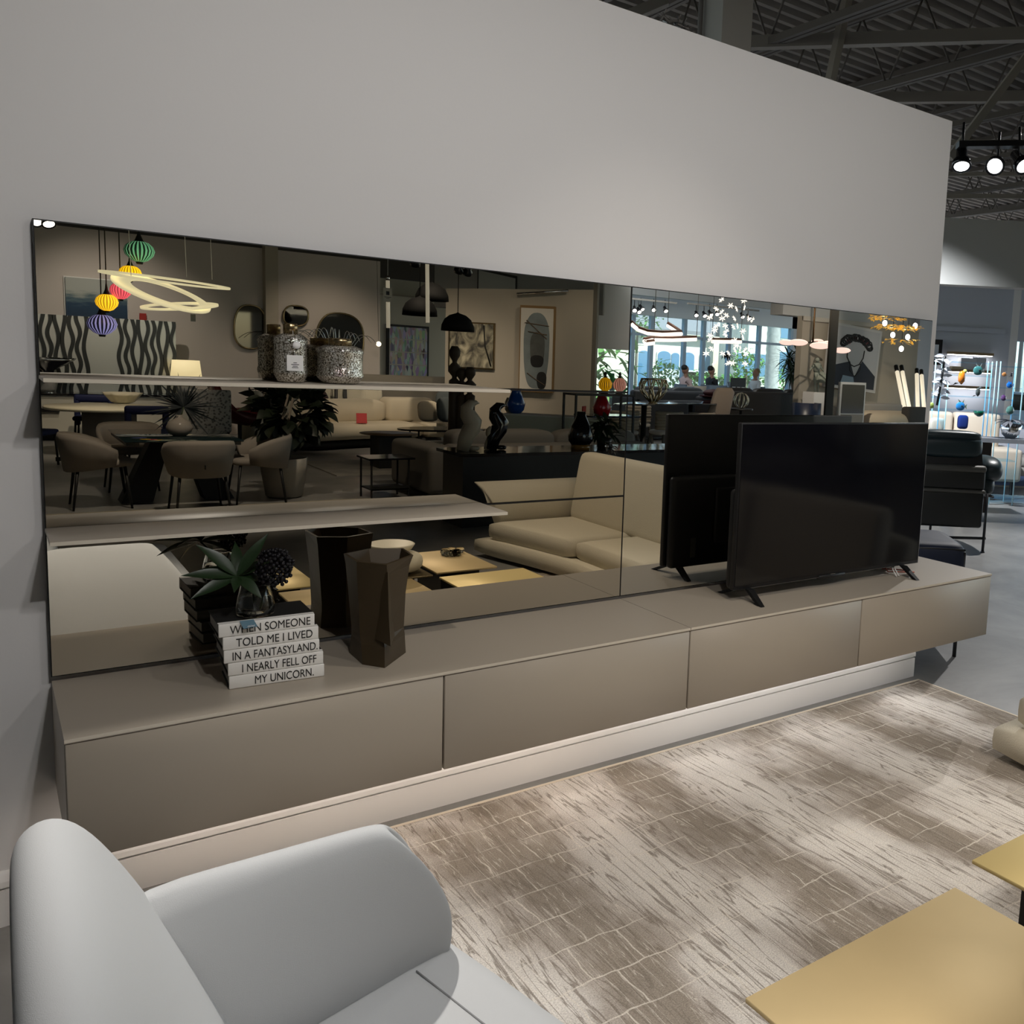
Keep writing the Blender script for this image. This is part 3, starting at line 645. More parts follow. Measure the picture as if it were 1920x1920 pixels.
MB().loft([[Vector((x-max(0, z-.35)*.9*(1 if x < 3.4 else 0)*.5, y, z)) for y, z in aprof] for x in (3.22, 3.24, 3.5, 3.9, 4.1)], True).build('arm', M_csofa, t)

# ---------------------------------------------------------------- beyond the end of the wall
AZ = -_yaw                                   # furniture there stands square to the aisle
M_navy = mat('navy velvet', (.010, .014, .03), .6, spec=.3); M_leather = mat('black leather', (.012, .012, .011), .42)
M_teal = mat('dark teal leather', (.012, .024, .028), .38); M_taupel = mat('dark taupe leather', (.07, .065, .055), .5)
t = thing('pouf', 'navy upholstered pouf on thin black legs behind the cabinet end', 'pouf', (4.358, .464, 0), AZ)
MB().cush((-.28, -.28, .14), (.28, .28, .69), .22, .22).build('seat', M_navy, t, True)
MB().tube([(-.26, -.262, .655), (.26, -.262, .655)], .008, 6).tube([(.262, -.25, .64), (.262, -.25, .2)], .008, 6).build('piping', M_black, t, True)
for sx in (-.25, .25):
    for sy in (-.25, .25): MB().tube([(sx, sy, 0), (sx, sy, .17)], .012, 8).build('leg', M_black, t, True)
t = thing('armchair', 'dark leather high-backed armchair seen from behind, on thin black legs', 'armchair', (7.132, 2.252, 0), AZ)
m = MB(); m.rbox((-.40, -.02, .235), (.375, .05, .60), .03, 3); m.rbox((-.40, -.025, .60), (.372, .055, .80), .03, 3); m.build('back_shell', M_leather, t, True)
MB().rbox((-.40, -.035, .775), (.375, .06, .845), .028, 3).rbox((-.40, -.045, .575), (.375, -.01, .612), .015, 2).build('back_band', M_taupel, t, True)
m = MB(); m.loft([[Vector((x, y, z)) for x, y in ((-.34*k-.06, .0+dy), (.33*k2, .0+dy), (.33*k2, .12+dy), (-.34*k-.06, .12+dy))] for z, k, k2, dy in ((.83, 1, 1.05, .02), (.95, .8, 1.03, .06), (1.06, .68, 1.0, .1))], False); m.build('backrest', M_black, t, True)
m = MB(); m.cush((-.30, .0, .90), (.345, .27, 1.12), .45, .5); m.cush((-.27, .02, 1.05), (.33, .22, 1.17), .5, .6); m.build('headrest_cushion', M_teal, t, True)
m = MB(); m.cush((.34, .05, .66), (.60, .65, .92), .7, .8); m.cush((.30, .1, .52), (.54, .7, .75), .6, .7); m.build('arm_cushion', M_teal, t, True)
MB().cush((-.36, .08, .36), (.36, .75, .55), .4, .5).build('seat_cushion', M_leather, t, True)
m = MB(); m.tube([(-.42, -.01, .12), (.42, -.01, .14)], .014, 8).tube([(.40, -.02, .57), (.46, .0, .55), (.46, .7, .5)], .014, 8); m.build('frame', M_black, t, True)
for (x, y) in ((.40, -.02), (-.40, -.02), (.10, .85), (-.40, .75)): MB().tube([(x, y, .58 if x > .3 else .3), (x, y, .012)], .014, 8).lathe([(.022, 0), (.02, .012), (.012, .02)], (x, y, 0), 12).build('leg', M_black, t, True)
M_greige = mat('greige upholstery', (.36, .34, .31), .8); M_beige = mat('beige leather', (.55, .47, .38), .6); M_lilac = mat('pale lilac grey fabric', (.45, .46, .52), .8)
# grey chaise sofa and patterned rug
c = (12.299,4.753,0)
t = thing('sofa', 'greige low chaise sofa behind the dark armchair', 'sofa', (c[0]+.5, c[1]+1.1, 0), AZ)
MB().rbox((-1.2, -.5, .30), (1.9, .5, .46), .06, 3).build('seat_cushion', M_greige, t, True); MB().rbox((-1.18, -.48, .16), (1.88, .5, .31), .03, 2).build('base', M_greige, t, True)
MB().rbox((.05, .25, .44), (1.9, .5, .88), .07, 3).build('back_cushion', M_lilac, t, True); MB().rbox((-.30, .28, .44), (.03, .5, .84), .06, 3).build('back_cushion', M_greige, t, True)
for x in (-1.1, 1.7): MB().tube([(x, -.4, .0135), (x, -.4, .17)], .02, 8).build('leg', M_black, t, True)
t = thing('area_rug', 'flat blue and cream rug under the greige chaise sofa', 'rug', (c[0]+.6, c[1]+.9, 0), AZ)
M_bluerug = mat('blue rug', (.16, .22, .42), .9, vary=.5, vscale=2)
MB().box((-1.7, -.55, 0), (2.4, 1.6, .012)).build('pile', M_bluerug, t, True); MB().box((-1.72, -.65, 0), (2.4, -.5, .013)).build('border', mat('cream rug border', (.45, .42, .38), .9), t, True)
c = (11.335,5.196,0.596)
t = thing('sofa', 'beige leather sofa under the lit wall shelves', 'sofa', (c[0], c[1], 0), AZ)
MB().rbox((-.75, -.4, .2), (.9, .5, .68), .05, 3).build('base', M_beige, t, True)
for x0, x1 in ((-.7, -.02), (0, .70)): MB().rbox((x0, .1, .62), (x1, .4, 1.17), .06, 3).build('back_cushion', M_beige, t, True)
MB().rbox((-.78, -.42, .6), (-.5, .5, .86), .05, 3).build('armrest', M_beige, t, True)
for sx in (-.6, .8): MB().cyl((sx, -.3, 0), .03, .21, 10).build('leg', M_black, t, True)
for k, (px, cc, lb) in enumerate((((10.34,4.392,1.085), (.03, .04, .2), 'deep blue narrow cushion on the beige leather sofa'), ((10.065,4.605,1.032), (.55, .52, .45), 'pale cushion at the end of the beige leather sofa'))):
    solo('cushion', MB().at(px, AZ).cush((-.07-.03*k, -.05, -.09), (.07+.03*k, .05, .1), .5), mat('cushion fabric', cc, .8), lb, 'cushion')
p = (8.929,3.813,0.868)
t = thing('lantern', 'small orange patterned lantern beside the armchair', 'lantern', (p[0], p[1], p[2]-.1))
MB().lathe([(.04, -.09), (.09, -.05), (.09, .05), (.04, .09)], p, 14).build('body', mat('orange glass', (.55, .1, .02), .3, vary=.6, vscale=20), t)
MB().lathe([(.05, .09), (.02, .11), (.005, .14)], p, 10).build('cap', M_brass, t)
solo('side_table', MB().lathe([(.15, 0), (.15, .02), (.03, .03), (.03, p[2]-.13), (.2, p[2]-.12), (.2, p[2]-.1)], (p[0], p[1], 0), 20), M_white, 'white pedestal side table under the orange lantern', 'side table')
# lit wall shelves
M_wood = mat('oak', (.28, .19, .1), .5); M_led = mat('led strip', (1, 1, 1), .5, emit='#ffffff', es=9)
SH = (((14.905,8.127,2.159), (15.568,7.599,2.2), 'top'), ((14.876,8.098,1.821), (15.522,7.583,1.861), 'middle'), ((14.839,8.078,1.504), (15.501,7.547,1.524), 'bottom'))
for a, b2, nm in SH:
    a = Vector(a); b2 = Vector((b2[0], b2[1], a.z)); d = -ey*.3
    t = thing('wall_shelf', 'oak wall shelf with lit underside, %s one of three on the far wall' % nm, 'shelf', ((a+b2)/2), group='lit oak shelves on the far wall')
    MB().ext([a, b2, b2+d, a+d], (0, 0, .05)).build('board', M_wood, t)
    MB().ext([a+d*.2-ez*.012, b2+d*.2-ez*.012, b2+d*.7-ez*.012, a+d*.7-ez*.012], (0, 0, .011)).build('led_strip', M_led, t)
a = Vector(SH[1][0]); bb = Vector(SH[1][1])
for k, (f_, w_, h_, cc) in enumerate(((.2, .22, .05, (.5, .42, .3)), (.45, .30, .22, (.55, .56, .6)), (.7, .26, .24, (.45, .46, .5)))):
    q = a+(bb-a)*f_; q.z = a.z+.051
    solo('book' if k == 0 else 'box', MB().at(q-ey*.16, AZ).box((-w_/2, -.1, 0), (w_/2, .1, h_)), mat('shelf goods', cc, .8), ('low stack of cream paper on the middle lit shelf', 'wide pale box on the middle lit shelf', 'grey box at the dark end of the middle lit shelf')[k], ('paper', 'box', 'box')[k])
# framed picture at the far end
a = Vector((14.527,8.215,2.431)); a2 = Vector((14.69,8.083,2.431)); z0 = (14.606,8.074,1.938)[2]
t = thing('picture', 'tall dark-framed picture beside the lit wall shelves', 'picture', (a+a2)/2-ez*.6)
a = a-ex*.6; MB().ext([a, a2, Vector((a2.x, a2.y, z0)), Vector((a.x, a.y, z0))], ey*.06).build('frame', M_black, t)
MB().ext([a+ex*.1-ez*.1-ey*.005, a2-ex*.07-ez*.1-ey*.005, Vector((a2.x, a2.y, z0+.1))-ex*.07-ey*.005, Vector((a.x, a.y, z0+.1))+ex*.1-ey*.005], ey*.006).build('print', mat('pale print', (.6, .62, .66), .7), t)
# glass display stands with coloured glass animals
M_post = mat('glass edge', (.5, .8, .9), .1, spec=.8); M_shelfg = M_glassblue
def stand(lab, x0, x1, ztop, zs, D0, org):
    o = Vector(org); o.z = 0
    t = thing('display_stand', lab, 'display stand', o, AZ)
    for sx in (x0, x1):
        for sy in (0, .36): MB().rbox((sx-.007, sy-.007, 0), (sx+.007, sy+.007, ztop), .002, 1).build('post', M_post, t, True)
    for z in zs: MB().box((x0, -.0, z-.006), (x1, .36, z+.006)).build('shelf', M_shelfg, t, True)
    return o
zt_ = (10.2,4.249,1.929)[2]; zs_ = [(10.226,4.222,1.895)[2], (10.219,4.2,1.719)[2], (10.209,4.165,1.437)[2], (10.202,4.142,1.254)[2], .6]
o1 = stand('glass display stand holding the teal fish and orange parrot', -.42, .30, zt_, zs_, 12, (10.221,4.205,1.754))
o2 = stand('glass display stand nearest the far window with small coloured figures', -.10, .22, zt_, [zs_[0]-.03, (10.575,3.892,1.579)[2], (10.568,3.872,1.417)[2], (10.561,3.848,1.227)[2], .6], 12, (10.577,3.922,1.776))
o3 = stand('glass display stand with the white flower sculpture', -.3, .16, (9.511,4.234,1.592)[2], [(9.511,4.234,1.592)[2], (9.461,4.247,1.419)[2], (9.455,4.225,1.249)[2], .6], 11.6, (9.455,4.225,1.249))
def glass(name, col): return mat(name, col, .12, spec=.8, coat=.5)
def critter(kind, p, s, cols, lab):
    t = thing('glass_figurine', lab, 'figurine', p, AZ)
    g = [glass('coloured glass', c) for c in cols]; m = MB()
    if kind == 'fish':
        m.cush((-.9*s, -.3*s, 0), (.7*s, .3*s, 1.5*s), .9, .9); m.build('body', g[0], t, True)
        m = MB(); m.ext([(.6*s, 0, .75*s), (1.05*s, 0, 1.2*s), (.95*s, 0, .7*s), (1.05*s, 0, .3*s)], (0, .08*s, 0)); m.ext([(-.3*s, 0, 1.45*s), (-.6*s, 0, 2*s), (.0, 0, 1.55*s)], (0, .08*s, 0)); m.ext([(.2*s, 0, 1.45*s), (.5*s, 0, 2*s), (.4*s, 0, 1.35*s)], (0, .08*s, 0)); m.build('fin', g[1 % len(g)], t, True)
        MB().sph((.1*s, -.3*s, .8*s), .16*s, 10, 6).build('eye', M_black, t, True)
    elif kind == 'bird':
        m.lathe([(.1*s, 0), (.5*s, .5*s), (.55*s, 1.2*s), (.4*s, 1.9*s), (.1*s, 2.1*s)], (0, 0, .1*s), 16); m.build('body', g[0], t, True)
        MB().sph((.45*s, 0, 2.15*s), .32*s, 12, 8).build('head', g[1 % len(g)], t, True)
        MB().tube([(.7*s, 0, 2.2*s), (1.1*s, 0, 1.95*s)], [.14*s, .02*s], 8).build('beak', M_black, t, True)
        MB().ext([(-.3*s, 0, .3*s), (-1.3*s, 0, -.05*s), (-.9*s, 0, .35*s)], (0, .1*s, 0)).build('tail', M_black, t, True)
    elif kind == 'bowl':
        m.lathe([(.3*s, 0), (.8*s, .4*s), (1*s, .95*s), (.92*s, .95*s), (.7*s, .45*s), (0, .15*s)], n=18); m.build('body', g[0], t, True)
    else:
        m.lathe([(.3*s, 0), (.75*s, .3*s), (.9*s, .9*s), (.6*s, 1.6*s), (.05*s, 1.95*s)], n=16); m.build('body', g[0], t, True)
        MB().tube([(0, 0, 1.9*s), (.1*s, 0, 2.2*s)], .06*s, 6).build('stem', M_black, t, True)
for kd, p, s, cols, lab in (('fish', (10.14,4.072,1.732), .078, ((.05, .2, .2), (.25, .3, .3)), 'teal glass fish with horn fins on the top glass shelf'),
    ('bird', (9.959,4.196,1.592), .085, ((.75, .22, .02), (.6, .6, .15)), 'orange glass parrot with a yellow head'), ('bird', (10.124,4.041,1.449), .055, ((.06, .07, .07), (.1, .12, .12)), 'smoky grey glass bird on the third glass shelf'),
    ('fish', (9.941,4.158,1.258), .075, ((.03, .25, .65), (.12, .2, .12)), 'blue and green round glass fish'), ('bowl', (10.125,4,1.192), .075, ((.0, .09, .05),), 'dark green glass bowl under the fish shelves'),
    ('fish', (10.408,3.856,1.731), .036, ((.7, .3, .1), (.8, .6, .4)), 'small orange and white glass clownfish'), ('bird', (10.479,3.798,1.728), .026, ((.02, .02, .03), (.4, .4, .42)), 'small black and white glass penguin'),
    ('fish', (10.458,3.794,1.585), .05, ((.02, .22, .8),), 'bright blue glass disc fish'), ('egg', (10.385,3.825,1.413), .042, ((.1, .04, .14),), 'purple glass egg on the window-side stand'), ('egg', (10.444,3.75,1.24), .06, ((.08, .2, .17),), 'sea green glass pear shape near the far window'),
    ('egg', (9.311,4.152,1.28), .042, ((.4, .5, .12),), 'yellow green glass apple near the white flower'), ('egg', (9.308,4.187,1.488), .03, ((.6, .35, .06),), 'amber glass ornament beneath the white flower')):
    critter(kd, p, s, cols, lab)
p = Vector((9.329,4.08,1.325)); t = thing('flower_sculpture', 'white glass petal sculpture on a dark stem', 'sculpture', p)
MB().tube([p, p+ez*.2+ex*.02, p+ez*.62+ex*.05], .016, 8).build('stem', M_black, t)
m = MB(); rr = random.Random(5)
for k in range(26):
    z = .1+.55*k/26; a = k*2.4; d = ex*math.cos(a)+ey*math.sin(a)*.6+ez*.35*math.sin(k); m.leaf(p+ez*z+ex*.04, d, .125, .055, .2, up=(-ey.x, -ey.y, .4))
m.build('petals', mat('white glass', (.75, .78, .86), .2), t)
p = Vector((9.333,3.007,1.103)); m = MB()
for k in range(22): m.leaf(p+ez*.1, (math.cos(k*2.4), math.sin(k*2.4), .25+.2*math.sin(k)), .2, .05, .5)
t = thing('flower_bowl', 'low bowl of white orchids and dark leaves behind the chaise sofa', 'flowers', p-ez*.15); m.build('flowers', mat('orchid', (.35, .38, .45), .5, vary=.9, vscale=30), t)
MB().lathe([(.05, -.1), (.1, -.05), (.13, .06), (.11, .07), (0, .0)], p, 16).build('bowl', M_chrome, t)
solo('console_table', MB().at((p.x, p.y, 0), AZ).box((-.7, -.18, p.z-.15), (.7, .18, p.z-.1)).box((-.68, -.16, 0), (-.62, .16, p.z-.15)).box((.62, -.16, 0), (.68, .16, p.z-.15)), M_bluewall, 'pale console table carrying the orchid bowl', 'console table')
a = (9.83,3.754,0.997); solo('cabinet', MB().at((a[0], a[1], 0), AZ).box((-.08, -.2, 0), (.1, .2, .95)), mat('dark brown wood', (.03, .02, .015), .5), 'narrow dark brown cabinet beyond the armchair', 'cabinet')
# track lights in the far aisle
def track_head(p, aim, s=1.0, lab='', group=None, on=6):
    t = thing('track_spotlight', lab, 'spotlight', p, group=group); p = Vector(p); d = (Vector(aim)-p).normalized(); q = d.to_track_quat('Z', 'Y').to_matrix().to_4x4()
    def T(m): m.T = Matrix.Translation(p) @ q; return m
    T(MB()).lathe([(.02*s, -.17*s), (.035*s, -.16*s), (.04*s, -.07*s), (.062*s, -.045*s), (.066*s, 0), (.055*s, 0), (.05*s, -.02*s), (0, -.02*s)], n=18).build('housing', M_blackgloss, t)
    T(MB()).lathe([(.0, -.008*s), (.05*s, -.008*s), (.05*s, -.004*s), (0, -.004*s)], n=18).build('lens', M_lens, t)
    MB().tube([p-d*.12*s, p-d*.1*s+ez*.1*s, p-d*.12*s+ez*.2*s], .010*s, 6).build('bracket', M_black, t)
    return t
M_lens = mat('lamp lens', (1, 1, 1), .3, emit='#ffffff', es=5)
for p, aim, lab in (((6.762,2.095,3.534), (5.783,1.175,0.882), 'black track spotlight nearest the end of the white wall'), ((6.992,1.912,3.553), (2.707,-0.181,1.178), 'black track spotlight tilted towards the aisle, middle of the visible three'), ((7.199,1.747,3.566), (6.357,-0.495,1.431), 'black track spotlight half cut by the frame edge')):
    track_head(p, aim, 1.3, lab, 'spotlights on the aisle track')
a = Vector((6.74,2.142,3.725)); b2 = Vector((7.463,1.568,3.779)); solo('lighting_track', MB().bar(a, b2, .12, .05), M_black, 'black lighting track over the far aisle', 'lighting track')
# string of tinsel garland lying on top of the display wall
m = MB(); rr = random.Random(2)
for xx0, xx1 in ((1.52, 1.78), (2.05, 2.2)):
    pts = [(xx0+(xx1-xx0)*i/14, .1+.03*rr.uniform(-1, 1), 2.99+.035*abs(math.sin(i*1.7))+.01) for i in range(15)]; m.tube(pts, .006, 6)
    for i in range(26): q = Vector(rr.choice(pts)); m.tube([q, q+Vector((rr.uniform(-.03, .03), rr.uniform(-.03, .03), rr.uniform(-.01, .025)))], .0025, 4)
    solo('garland', m, M_darkmetal, 'dark twisted garland lying along the wall top, away from the column' if xx0 < 2 else 'short dark garland on the wall top in front of the column', 'garland'); m = MB()
# trees outside the far window
M_tree = mat('tree foliage', (.05, .13, .05), .8, vary=.6, vscale=5); M_bark = mat('bark', (.18, .15, .12), .9)
def tree(name, lab, base, h, r, seed, m_=None, group=None, n_=420, ls=.35, trunk=.1):
    t = thing(name, lab, 'tree', base, group=group); rr = random.Random(seed); m = MB(); b3 = Vector(base)
    for i in range(n_):
        d = Vector((rr.gauss(0, 1), rr.gauss(0, 1), rr.gauss(0, 1))).normalized()*r*rr.uniform(.55, 1); d.z *= .8
        m.leaf(b3+ez*(h-r*.7)+d, (rr.uniform(-1, 1), rr.uniform(-1, 1), rr.uniform(-.6, .6)), ls, ls*.5, .3, seg=3)
    m.build('crown', m_ or M_tree, t); MB().tube([b3, b3+ez*h*.5, b3+ez*(h-r)], [trunk, trunk*.8, trunk*.5], 8).build('trunk', M_bark, t)
for k, (p, h, r, lab) in enumerate((((26.309,13.114,0.971), 6.0, 1.8, 'leafy tree just outside the far window'), ((32.188,17.403,0.776), 7.5, 2.6, 'taller pale tree behind the first one outside the far window'))):
    tree('tree', lab, (p[0], p[1], 0), h, r, 20+k, group='trees outside the far window')
p = (22.541,10.961,0.881); t = thing('car', 'white car parked outside the far window', 'car', (p[0], p[1], 0), AZ)
m = MB(); m.loft([[Vector((x, y, z)) for x, z in ((-2.1, .3), (2.1, .3), (2.15, .75), (1.3, .9), (.7, 1.4), (-.8, 1.42), (-1.5, .95), (-2.15, .85))] for y in (-.85, -.8, .8, .85)], False); m.build('body', mat('white car paint', (.8, .8, .82), .2), t, True)
for x in (-1.35, 1.35):
    for y in (-.82, .82): MB().at((x, y, .33), 0, R(90)).lathe([(.33, -.1), (.33, .1)], n=18).build('wheel', M_black, t, True)
m = MB(); m.ext([(.68, -.86, 1.34), (-.75, -.86, 1.36), (-1.3, -.86, .95), (1.15, -.86, .92)], (0, 1.72, 0)); m.build('side_glass', M_blackgloss, t, True)

# ---------------------------------------------------------------- showroom behind: dining set
M_chair = mat('taupe grey upholstery', (.24, .215, .19), .8, bump=.15, bscale=300); M_tglass = mat('dark smoked glass', (.01, .02, .022), .04, spec=.8)
M_blk = mat('black metal', (.01, .01, .01), .5)
def dining_chair(loc, rz, lab):                 # local: sitter looks along +y, back at -y
    t = thing('dining_chair', lab, 'chair', loc, rz, group='grey upholstered dining chairs')
    MB().cush((-.25, -.24, .40), (.25, .27, .50), .5, .6).build('seat', M_chair, t, True)
    rings = []
    for k in range(13):
        a = R(-118+236*k/12); q = abs(k-6)/6; sn = math.copysign(abs(math.sin(a))**.6, math.sin(a)); cx, cy_ = .245*sn, -.02-.25*math.cos(a); zt = .735-.15*q**3; zb = .365+.06*q**2
        o = Vector((math.sin(a), -math.cos(a), 0)); c = Vector((cx, cy_, 0)); fl = .045
        rings.append([c+ez*zb-o*.02, c+ez*zb+o*.025, c+ez*(zt-.05)+o*(.03+fl), c+ez*zt+o*(.02+fl), c+ez*(zt-.04)+o*(fl-.02)])
    MB().loft(rings, True).build('backrest', M_chair, t, True)
    MB().box((-.003, -.352, .46), (.003, -.30, .5)).build('seam', M_blk, t, True)
    for sx in (-1, 1):
        for sy in (-1, 1): MB().tube([(.19*sx, .19*sy, .42), (.235*sx, .24*sy, 0)], [.016, .01], 8).build('leg', M_blk, t, True)
    return t
dc = dining_chair((.76, -7.6, 0), R(-90), 'grey dining chair at the short side of the glass table, beside the navy chair')
dup(dc, (1.52, -6.95, 0), R(180), 'grey dining chair with its back to the brass tables')
dup(dc, (2.14, -7.42, 0), R(90), 'grey dining chair on the fig tree side of the glass table')
dup(dc, (1.15, -8.75, 0), R(0), 'grey dining chair on the far side of the glass table')
t = thing('dining_table', 'square smoked glass dining table on black angled legs', 'table', (1.46, -7.9, 0))
MB().rbox((.93, -8.6, .668), (1.975, -7.18, .684), .004, 1).build('tabletop', M_tglass, t)
MB().box((.95, -8.55, .63), (1.06, -7.25, .667)).box((1.85, -8.55, .63), (1.96, -7.25, .667)).build('frame', mat('dark taupe metal', (.06, .055, .045), .4), t)
for s_ in (-1, 1): MB().ext([(1.46+s_*.05, -7.85, .64), (1.46+s_*.22, -7.85, .64), (1.46+s_*.52, -7.7, 0), (1.46+s_*.24, -7.7, 0)], (0, -.3, 0)).build('leg', M_blk, t)
p = (1.48,-7.745,0.684)
t = thing('bud_vase', 'round taupe ceramic vase with spiky palm on the glass dining table', 'vase', p)
MB().lathe([(.06, 0), (.11, .04), (.125, .09), (.1, .15), (.05, .18), (.03, .2), (.035, .22), (.02, .22)], p, 24).build('body', mat('glossy taupe ceramic', (.3, .27, .24), .15), t)
t = thing('palm_leaf', 'dried dark spiky fan palm leaf in the round taupe vase', 'plant', (p[0], p[1], p[2]+.2))
m = MB(); c = Vector((p[0]+.04, p[1], p[2]+.30)); m.tube([Vector(p)+ez*.15, c], .008, 6); m.build('stem', M_stem, t)
m = MB()
for k in range(34):
    a = R(-62+304*k/33); l_ = .30+.10*math.sin(k*1.9); m.leaf(c, (math.cos(a), .25*math.sin(k), math.sin(a)), l_, .022, .05, up=(0, 1, .2), seg=4)
m.build('leaf', mat('dark blue green palm', (.010, .015, .018), .6), t)
# round white table
M_ivory = mat('ivory top', (.66, .62, .48), .35)
t = thing('round_table', 'round ivory pedestal table carrying the ruffled bowl', 'table', (1.29, -12.75, 0))
MB().lathe([(.62, .62), (.74, .63), (.76, .655), (.74, .68), (0, .682)], (1.29, -12.75, 0), 40).build('tabletop', M_ivory, t)
MB().lathe([(.34, 0), (.34, .625)], (1.33, -12.75, 0), 30).build('pedestal', mat('grey fabric drum', (.2, .19, .18), .7), t)
p = (1.568,-13.438,0.682); m = MB()
m.lathe([(.09, 0), (.15, .02), (.23, .12), (.26, .16), (.245, .165), (.14, .04), (0, .02)], p, 40, lobes=9, amp=.06)
solo('ruffled_bowl', m, M_cream, 'wide ivory bowl with ruffled rim on the round table', 'bowl')
M_navych = mat('royal navy fabric', (.008, .014, .07), .7)
def navy_chair(loc, rz, lab):
    t = thing('side_chair', lab, 'chair', loc, rz, group='navy chairs round the ivory table')
    MB().rbox((-.24, -.22, .40), (.24, .24, .47), .03, 3).build('seat', M_navych, t, True)
    m = MB(); m.rbox((-.26, -.27, .3), (-.18, -.20, .74), .03, 3).rbox((.18, -.27, .3), (.26, -.20, .74), .03, 3).rbox((-.26, -.275, .66), (.26, -.2, .78), .035, 3); m.build('backrest', M_navych, t, True)
    for sx in (-1, 1):
        for sy in (-1, 1): MB().tube([(.2*sx, .2*sy, .41), (.22*sx, .22*sy, 0)], .014, 8).build('leg', M_blk, t, True)
    return t
nc = navy_chair((1.62, -11.5, 0), R(180), 'navy chair with open back in front of the ivory round table')
dup(nc, (.32, -11.2, 0), R(-60), 'navy chair pulled out at the edge of the mirror, beside a grey dining chair')
dup(nc, (1.2, -13.7, 0), R(10), 'navy chair on the far side of the ivory round table')
# sideboard, wavy mirror, lamp
t = thing('sideboard', 'white sideboard with black top against the end wall', 'sideboard', (.8, -14.8, 0))
MB().box((-1.2, -15.3, .12), (3.0, -14.55, .73)).build('body', mat('cream lacquer', (.6, .58, .5), .5), t); MB().box((-1.22, -15.32, .73), (3.02, -14.52, .76)).build('top', M_blackgloss, t)
MB().box((-1.1, -15.2, 0), (2.9, -14.7, .12)).build('plinth', M_black, t)
q = (0.578,-14.5,0.496); MB().box((q[0]-.4, -14.55, q[2]-.03), (q[0]+.25, -14.51, q[2]+.03)).build('handle', M_black, t)
a = (0.619,-15.1,2.003); b_ = (2.549,-15.1,2.037); zb_ = .76
t = thing('wall_mirror', 'wide mirror with wavy dark stripes leaning on the sideboard', 'mirror', ((a[0]+b_[0])/2, -15.1, zb_))
MB().box((a[0], -15.16, zb_), (b_[0], -15.12, a[2])).build('glass', mat('painted pale reflection', (.62, .62, .57), .25, .35), t)  # pale grey colour stands in for the bright room it would reflect
m = MB(); nst = 20; W_ = b_[0]-a[0]
for k in range(nst):
    f_ = (k+.5)/nst
    x = a[0]+W_*f_; ph = k*2.1+math.sin(k*4); N_ = 30; zl = [zb_+(a[2]-zb_)*i/N_ for i in range(N_+1)]
    if .37 < f_ < .57: continue
    for seg_ in (zl,):
        if len(seg_) > 1: m.loft([[Vector((x+.026*math.sin(z*(10+3*math.sin(k*1.7))+ph)-.028, -15.12, z)), Vector((x+.026*math.sin(z*(10+3*math.sin(k*1.7))+ph)+.028, -15.12, z)), Vector((x+.026*math.sin(z*(10+3*math.sin(k*1.7))+ph)+.028, -15.10, z)), Vector((x+.026*math.sin(z*(10+3*math.sin(k*1.7))+ph)-.028, -15.10, z))] for z in seg_])
m.build('stripes', mat('black glass stripe', (.03, .032, .03), .25), t)
p = (2.639,-14.75,1.077)
t = thing('table_lamp', 'table lamp with lit cream drum shade on the sideboard', 'lamp', (p[0], p[1], .76))
MB().lathe([(.24, 0), (.21, .28)], p, 26).build('shade', mat('lit shade', (.8, .75, .6), .7, emit='#ffeebc', es=1.1), t)
MB().lathe([(.12, 0), (.16, .1), (.05, p[2]-.76-.02)], (p[0], p[1], .76), 18).build('base', mat('grey stone', (.3, .29, .28), .7), t)
for px, h, r_, lab in (((0.669,-13.819,0.76), .28, .14, 'rough grey stone pot at the end of the sideboard'), ((0.51,-14.065,0.76), .2, .06, 'small white figurine beside the grey stone pot')):
    solo('pot' if r_ > .1 else 'figurine', MB().lathe([(r_*.8, 0), (r_, h*.2), (r_, h*.9), (r_*.9, h), (r_*.7, h*.9)] if r_ > .1 else [(r_, 0), (r_*.6, h*.4), (r_*.9, h*.7), (0, h)], (px[0], -14.8, .7605), 18), mat('stone', (.33, .32, .3), .8, vary=.3, vscale=20), lab, 'pot' if r_ > .1 else 'figurine')
p = (0.701,-14.74,1.218); t = thing('bowl', 'silver leaf-shaped dish on the sideboard', 'bowl', (p[0], p[1], p[2]-.1))
MB().lathe([(.06, -.3), (.08, -.1), (.3, .05), (.34, .1), (.28, .06), (0, -.05)], p, 24, lobes=3, amp=.15).build('dish', M_chrome, t); MB().lathe([(.09, 0), (.02, .02), (.02, p[2]-1.06)], (p[0], p[1], .7605), 12).build('stem', M_chrome, t)
# seascape
M_sea = mat('seascape print', (.1, .2, .3), .35)
n, L, b = nodes(M_sea); vv = mapped(n, L, (1, 1, 1), out='Generated'); sx = n.new('ShaderNodeSeparateXYZ'); L.new(vv, sx.inputs[0])
ns = n.new('ShaderNodeTexNoise'); ns.inputs['Scale'].default_value = 3; ns.inputs['Detail'].default_value = 6; L.new(mapped(n, L, (1, 1, 7), out='Generated'), ns.inputs['Vector'])
ad = n.new('ShaderNodeMath'); ad.operation = 'MULTIPLY_ADD'; ad.inputs[1].default_value = .32; L.new(ns.outputs['Fac'], ad.inputs[0]); L.new(sx.outputs[2], ad.inputs[2])
rp = ramp(n, [(.12, (.30, .36, .36)), (.34, (.16, .25, .30)), (.48, (.008, .018, .045)), (.82, (.010, .04, .09)), (.90, (.07, .12, .15)), (.95, (.24, .27, .26)), (1.0, (.36, .38, .36))]); L.new(ad.outputs[0], rp.inputs[0]); L.new(rp.outputs[0], b.inputs['Base Color'])
a = (1.025,-15.5,2.641); b_ = (1.886,-15.5,2.672); z0 = (0.987,-15.5,1.386)[2]
